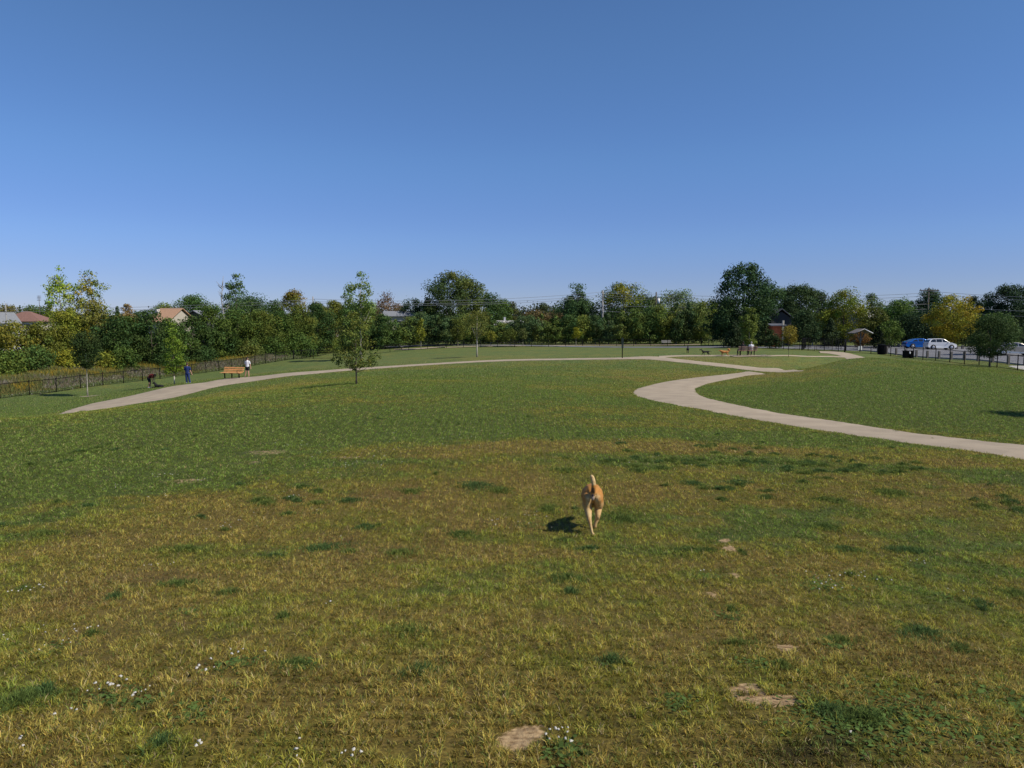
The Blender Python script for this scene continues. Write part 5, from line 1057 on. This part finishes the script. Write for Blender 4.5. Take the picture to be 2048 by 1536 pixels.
# two people seated on the right bench (backs to the camera)
def seated(dx, label, shirt, hair, legx, lean):
    e = empty("person", pr+Vector((dx,.05,.07)), math.radians(lean), label, "person"); hd = (0,-.02,1.24)
    fused("body", [[(0,0,.54,.15,.12),(0,-.04,.78,.14,.10),(0,-.04,.98,.165,.10),(0,-.03,1.07,.06,.06),(0,-.02,1.12,.05,.05)],[(-.09,.02,.54,.08),(-.13+legx,.44,.52,.062),(-.13+legx,.46,.08,.04)],[(.09,.02,.54,.08),(.13+legx,.44,.52,.062),(.13+legx,.50,.08,.04)],
     [(-.18,-.03,1.01,.05),(-.23,.04,.78,.04),(-.10,.26,.66,.032)],[(.18,-.03,1.01,.05),(.23,.04,.78,.04),(.10,.26,.66,.032)],[(-.13+legx,.46,.04,.035),(-.13+legx,.62,.03,.03)],[(.13+legx,.5,.04,.035),(.13+legx,.66,.03,.03)]]+hand((-.10,.27,.655),(.5,1,0),(1,0,0))+hand((.10,.27,.655),(-.5,1,0),(1,0,0)), M['skin'], e, .012, 3, face(hd, (0,1,0)))
    fused("shirt", [[(0,0,.52,.17,.14),(0,-.04,.78,.16,.12),(0,-.04,1.0,.18,.115),(0,-.03,1.07,.09,.08)],[(-.18,-.03,1.02,.07),(-.225,.02,.84,.06)],[(.18,-.03,1.02,.07),(.225,.02,.84,.06)]], M[shirt], e)
    fused("trousers", [[(0,0,.60,.16,.13),(0,.06,.54,.165,.10)],[(-.09,.04,.54,.095),(-.13+legx,.44,.53,.075),(-.13+legx,.46,.14,.06)],[(.09,.04,.54,.095),(.13+legx,.44,.53,.075),(.13+legx,.5,.14,.06)]], M['dark'], e)
    fused("hair", [[(0,-.05,1.22,.075,.065),(0,-.03,1.31,.085,.085)]], M[hair], e); eyes(hd, (0,1,0), e)
    for k in (-.13,.13): fused("shoe", [[(k+legx,.46,.04,.038),(k+legx,.64,.032,.038)]], M['shoeD'], e)
seated(-.42, "person in dark top seated on the left of the right-hand bench", 'dark', 'hairD', -.2, 8)
seated(.40, "person in white shirt seated on the right of the right-hand bench", 'white', 'hairG', 0, -4)
# dogs, side view (forward = local +x)
def side_dog(p, rz, label, fur, H=.55, gait=0, tail='up', fluffy=0.0, head=.0, collar=None):
    e = empty("dog", p, rz, label, "dog"); k = H/.55; f = fluffy
    T = [[(-.30,0,.43,.085+f,.10+f),(-.05,0,.43,.085+f,.095+f),(.15,0,.43,.10+f,.13+f),(.28,0,.45,.085+f,.12+f)],
     [(.27,0,.50,.065+f,.07+f),(.38,0,.58+head,.05+f,.055+f),(.43,0,.62+head,.045,.05)],
     [(.42,0,.635+head,.05,.05),(.50,0,.62+head,.042,.038),(.60,0,.59+head,.025,.024)]]
    g = gait
    for s_, a, b in ((-1,g,-g),(1,-g,g)):
        T.append([(.22,s_*.06,.42,.055),(.22+a*.5,s_*.065,.27,.034),(.23+a,s_*.065,.13,.022),(.25+a*1.3,s_*.065,.03,.020),(.285+a*1.3,s_*.065,.02,.022)])
        T.append([(-.27,s_*.06,.42,.075),(-.22+b*.5,s_*.07,.29,.052),(-.36+b,s_*.07,.17,.024),(-.33+b*1.3,s_*.07,.04,.020),(-.29+b*1.3,s_*.07,.02,.022)])
    if tail == 'up': T.append([(-.36,0,.48,.03+f),(-.44,0,.58,.035+f*2),(-.40,0,.68,.03+f*2),(-.30,0,.68,.02+f)])
    elif tail == 'out': T.append([(-.37,0,.48,.025),(-.50,0,.46,.018),(-.60,0,.40,.012)])
    for s_ in (-1,1): T.append([(.42,s_*.035,.665+head,.02,.012),(.40,s_*.055,.71+head if not f else .66+head,.012,.008)])
    T = [[(q[0]*k,q[1]*k,q[2]*k)+tuple(v*k for v in q[3:]) for q in t] for t in T]
    fused("body", T, fur, e, .013, 3); mb = MB()
    for s_ in (-1,1): mb.ball((.475*k,s_*.035*k,(.645+head)*k), .009*k, 6, 5)
    mb.ball((.622*k,0,(.60+head)*k), .014*k, 8, 6); mb.build("nose_and_eyes", M['rubber'], e)
    if collar: MB().tube([(.33*k,0,.54*k),(.355*k,0,.56*k)], .066*k+f, 12).build("collar", collar, e)
    return e
tanfur = mat("golden_fur", (.40,.17,.05), .85, noise=.3, nscale=9, bump=.5)
side_dog(gnd(1411,712.2), math.radians(180), "slim black dog walking left along the path edge", M['blackfur'], .58, .10, 'out', 0, .0)
side_dog(gnd(1449,712.6), math.radians(184), "fluffy golden dog with curled pale tail walking left", tanfur, .58, .04, 'up', .032, -.06)
side_dog(gnd(1375.5,706.5), math.radians(75), "black dog seen end-on, head raised, beyond the path", M['blackfur'], .62, .06, None, 0, .12)
p = gnd(317,775.5); e = empty("dog", p, math.radians(178), "black dog lying on the grass in front of the bending person", "dog")
fused("body", [[(-.34,0,.14,.10,.12),(0,0,.15,.11,.13),(.24,0,.20,.10,.14)],[(.20,0,.24,.10),(.28,0,.34,.085),(.33,0,.38,.075),(.46,0,.36,.04)],[(.22,.09,.06,.04),(.48,.10,.035,.03)],[(.22,-.09,.06,.04),(.46,-.10,.035,.03)],[(-.30,.10,.12,.085),(-.12,.15,.06,.04),(-.02,.15,.03,.03)],[(-.30,-.10,.12,.085),(-.12,-.15,.06,.04)],[(-.42,0,.10,.03),(-.62,.05,.04,.02)],[(.34,.05,.44,.02),(.32,.06,.49,.01)],[(.34,-.05,.44,.02),(.32,-.06,.49,.01)]], M['blackfur'], e, .013, 3)
# ---------------------------------------------------------------- the tan dog trotting away in the foreground
def furmat():
    m = bpy.data.materials.new("tan_fur"); m.use_nodes = True; nt = m.node_tree; b = nt.nodes["Principled BSDF"]; b.inputs["Roughness"].default_value = .75; b.inputs["Specular IOR Level"].default_value = .25
    tc = nt.nodes.new("ShaderNodeTexCoord"); s_ = nt.nodes.new("ShaderNodeSeparateXYZ"); nt.links.new(tc.outputs["Object"], s_.inputs[0])
    def math_(op, a, c_=None):
        q = nt.nodes.new("ShaderNodeMath"); q.operation = op
        for i, v in enumerate((a, c_)):
            if v is None: continue
            if isinstance(v, (int, float)): q.inputs[i].default_value = v
            else: nt.links.new(v, q.inputs[i])
        return q.outputs[0]
    def ramp(o, a, c_, hi=1.0):
        r_ = nt.nodes.new("ShaderNodeMapRange"); r_.interpolation_type = 'SMOOTHSTEP'; r_.inputs[1].default_value = a; r_.inputs[2].default_value = c_; r_.inputs[4].default_value = hi; nt.links.new(o, r_.inputs[0]); return r_.outputs[0]
    x, y, z = s_.outputs
    n = nt.nodes.new("ShaderNodeTexNoise"); n.inputs["Scale"].default_value = 22; n.inputs["Detail"].default_value = 4; nt.links.new(tc.outputs["Object"], n.inputs["Vector"])
    ax = math_('ABSOLUTE', x)
    rear = math_('MULTIPLY', math_('MULTIPLY', ramp(ax, .11, .05), ramp(y, .05, -.01)), ramp(z, .50, .44))          # pale breeches
    legs = math_('MULTIPLY', ramp(z, .30, .16), .75)
    belly = math_('MULTIPLY', ramp(z, .40, .33), .7)
    tail = math_('MULTIPLY', ramp(z, .575, .60), ramp(math_('SUBTRACT', y, math_('MULTIPLY', z, -.0)), .03, -.02))
    cream = math_('MINIMUM', math_('MAXIMUM', math_('MAXIMUM', rear, tail), math_('MAXIMUM', legs, belly)), 1.0)
    cream = math_('MULTIPLY', cream, ramp(n.outputs[0], .25, .5))
    mx = nt.nodes.new("ShaderNodeMix"); mx.data_type = 'RGBA'; nt.links.new(cream, mx.inputs[0]); mx.inputs[6].default_value = (.41,.185,.042,1); mx.inputs[7].default_value = (.52,.37,.17,1)
    # dark short hair over the tail root
    tr = math_('MULTIPLY', math_('MULTIPLY', ramp(ax, .03, .012), ramp(y, .02, -.01)), math_('MULTIPLY', ramp(z, .485, .505), ramp(z, .565, .54)))
    m2 = nt.nodes.new("ShaderNodeMix"); m2.data_type = 'RGBA'; nt.links.new(math_('MULTIPLY', tr, .8), m2.inputs[0]); nt.links.new(mx.outputs[2], m2.inputs[6]); m2.inputs[7].default_value = (.07,.045,.035,1)
    nv = nt.nodes.new("ShaderNodeVectorMath"); nv.operation = 'SCALE'; nt.links.new(m2.outputs[2], nv.inputs[0]); nt.links.new(math_('ADD', .75, math_('MULTIPLY', n.outputs[0], .5)), nv.inputs["Scale"]); nt.links.new(nv.outputs[0], b.inputs["Base Color"])
    n2 = nt.nodes.new("ShaderNodeTexNoise"); n2.inputs["Scale"].default_value = 160; nt.links.new(tc.outputs["Object"], n2.inputs["Vector"])
    q = nt.nodes.new("ShaderNodeBump"); q.inputs["Strength"].default_value = .35; q.inputs["Distance"].default_value = .01; nt.links.new(n2.outputs[0], q.inputs["Height"]); nt.links.new(q.outputs[0], b.inputs["Normal"])
    return m
pd = gnd(1187, 1074); DZ = Vector((-.004, .0, 0))
slope = math.atan2(hz(pd.x, pd.y+.7)-hz(pd.x, pd.y), .7)
dog = empty("dog", pd+Vector((0,.10,0)), 0, "short-haired tan dog trotting away with its tail raised, nearest in the foreground", "dog"); dog.rotation_euler = (slope*.9, 0, math.radians(-6.5))
T = [[(0,.06,.42,.060,.085),(.0,.09,.44,.108,.112),(-.004,.20,.425,.118,.125),(-.010,.33,.395,.136,.145),(-.006,.46,.38,.125,.15),(0,.54,.40,.085,.105)],
 [(0,.50,.42,.070,.080),(.0,.62,.39,.058,.065),(0,.70,.36,.055,.06)],[(0,.69,.36,.062,.062),(0,.76,.33,.055,.05),(0,.86,.29,.034,.032)],
 # hind left: planted, pushing back;  hind right: lifted
 [(-.060,.055,.43,.060,.085),(-.068,.07,.34,.056,.075),(-.054,.05,.27,.046,.056),(-.040,-.030,.185,.027,.034),(-.024,-.055,.12,.018,.020),(-.005,-.085,.045,.014,.015),(.004,-.075,.018,.021,.014),(.006,-.035,.014,.019,.012)],
 [(.060,.055,.43,.060,.085),(.070,.10,.34,.056,.075),(.064,.11,.28,.046,.054),(.062,.03,.215,.027,.032),(.056,.03,.17,.019,.021),(.030,.02,.115,.014,.016),(.018,.03,.085,.021,.015),(.016,.055,.080,.018,.013)],
 [(-.075,.44,.34,.052,.06),(-.07,.48,.22,.032,.032),(-.05,.52,.12,.021,.021),(-.045,.56,.05,.019,.019),(-.045,.59,.038,.022,.016)],
 [(.075,.43,.34,.052,.06),(.065,.40,.22,.030,.030),(.045,.35,.12,.020,.020),(.03,.33,.03,.018,.018),(.03,.36,.016,.022,.015)],
 [(0,-.005,.475,.030,.032),(.006,-.035,.53,.028,.030),(.008,-.045,.59,.026,.028),(.0,-.035,.645,.025,.025),(-.014,-.005,.675,.022,.022),(-.022,.035,.67,.016,.016)]]
bd = fused("body", T, furmat(), dog, .0065, 3)
m = MB(); m.ball((0,-.048,.465), (.013,.008,.016), 10, 7); m.build("rump_spot", mat("dark_skin", (.05,.03,.03), .6), dog)
MB().ball((0,-.030,.435), (.020,.010,.032), 12, 8).build("rump_patch", mat("pale_skin", (.36,.27,.20), .8, noise=.1), dog)
for s_ in (-1,1): fused("ear", [[(s_*.05,.70,.405,.02,.012),(s_*.08,.69,.395,.028,.010),(s_*.09,.70,.35,.02,.008)]], mat("brown_ear", (.22,.09,.035), .8) if s_ < 0 else bpy.data.materials["brown_ear"], dog, .008, 3)
m = MB(); m.ball((0,.89,.295), (.016,.014,.013), 8, 6)
for s_ in (-1,1): m.ball((s_*.040,.77,.365), .010, 8, 6)
m.build("nose_and_eyes", M['rubber'], dog)
MB().tube([(0,.60,.397),(0,.63,.387)], [.068,.066], 16).build("collar", M['navy'], dog)
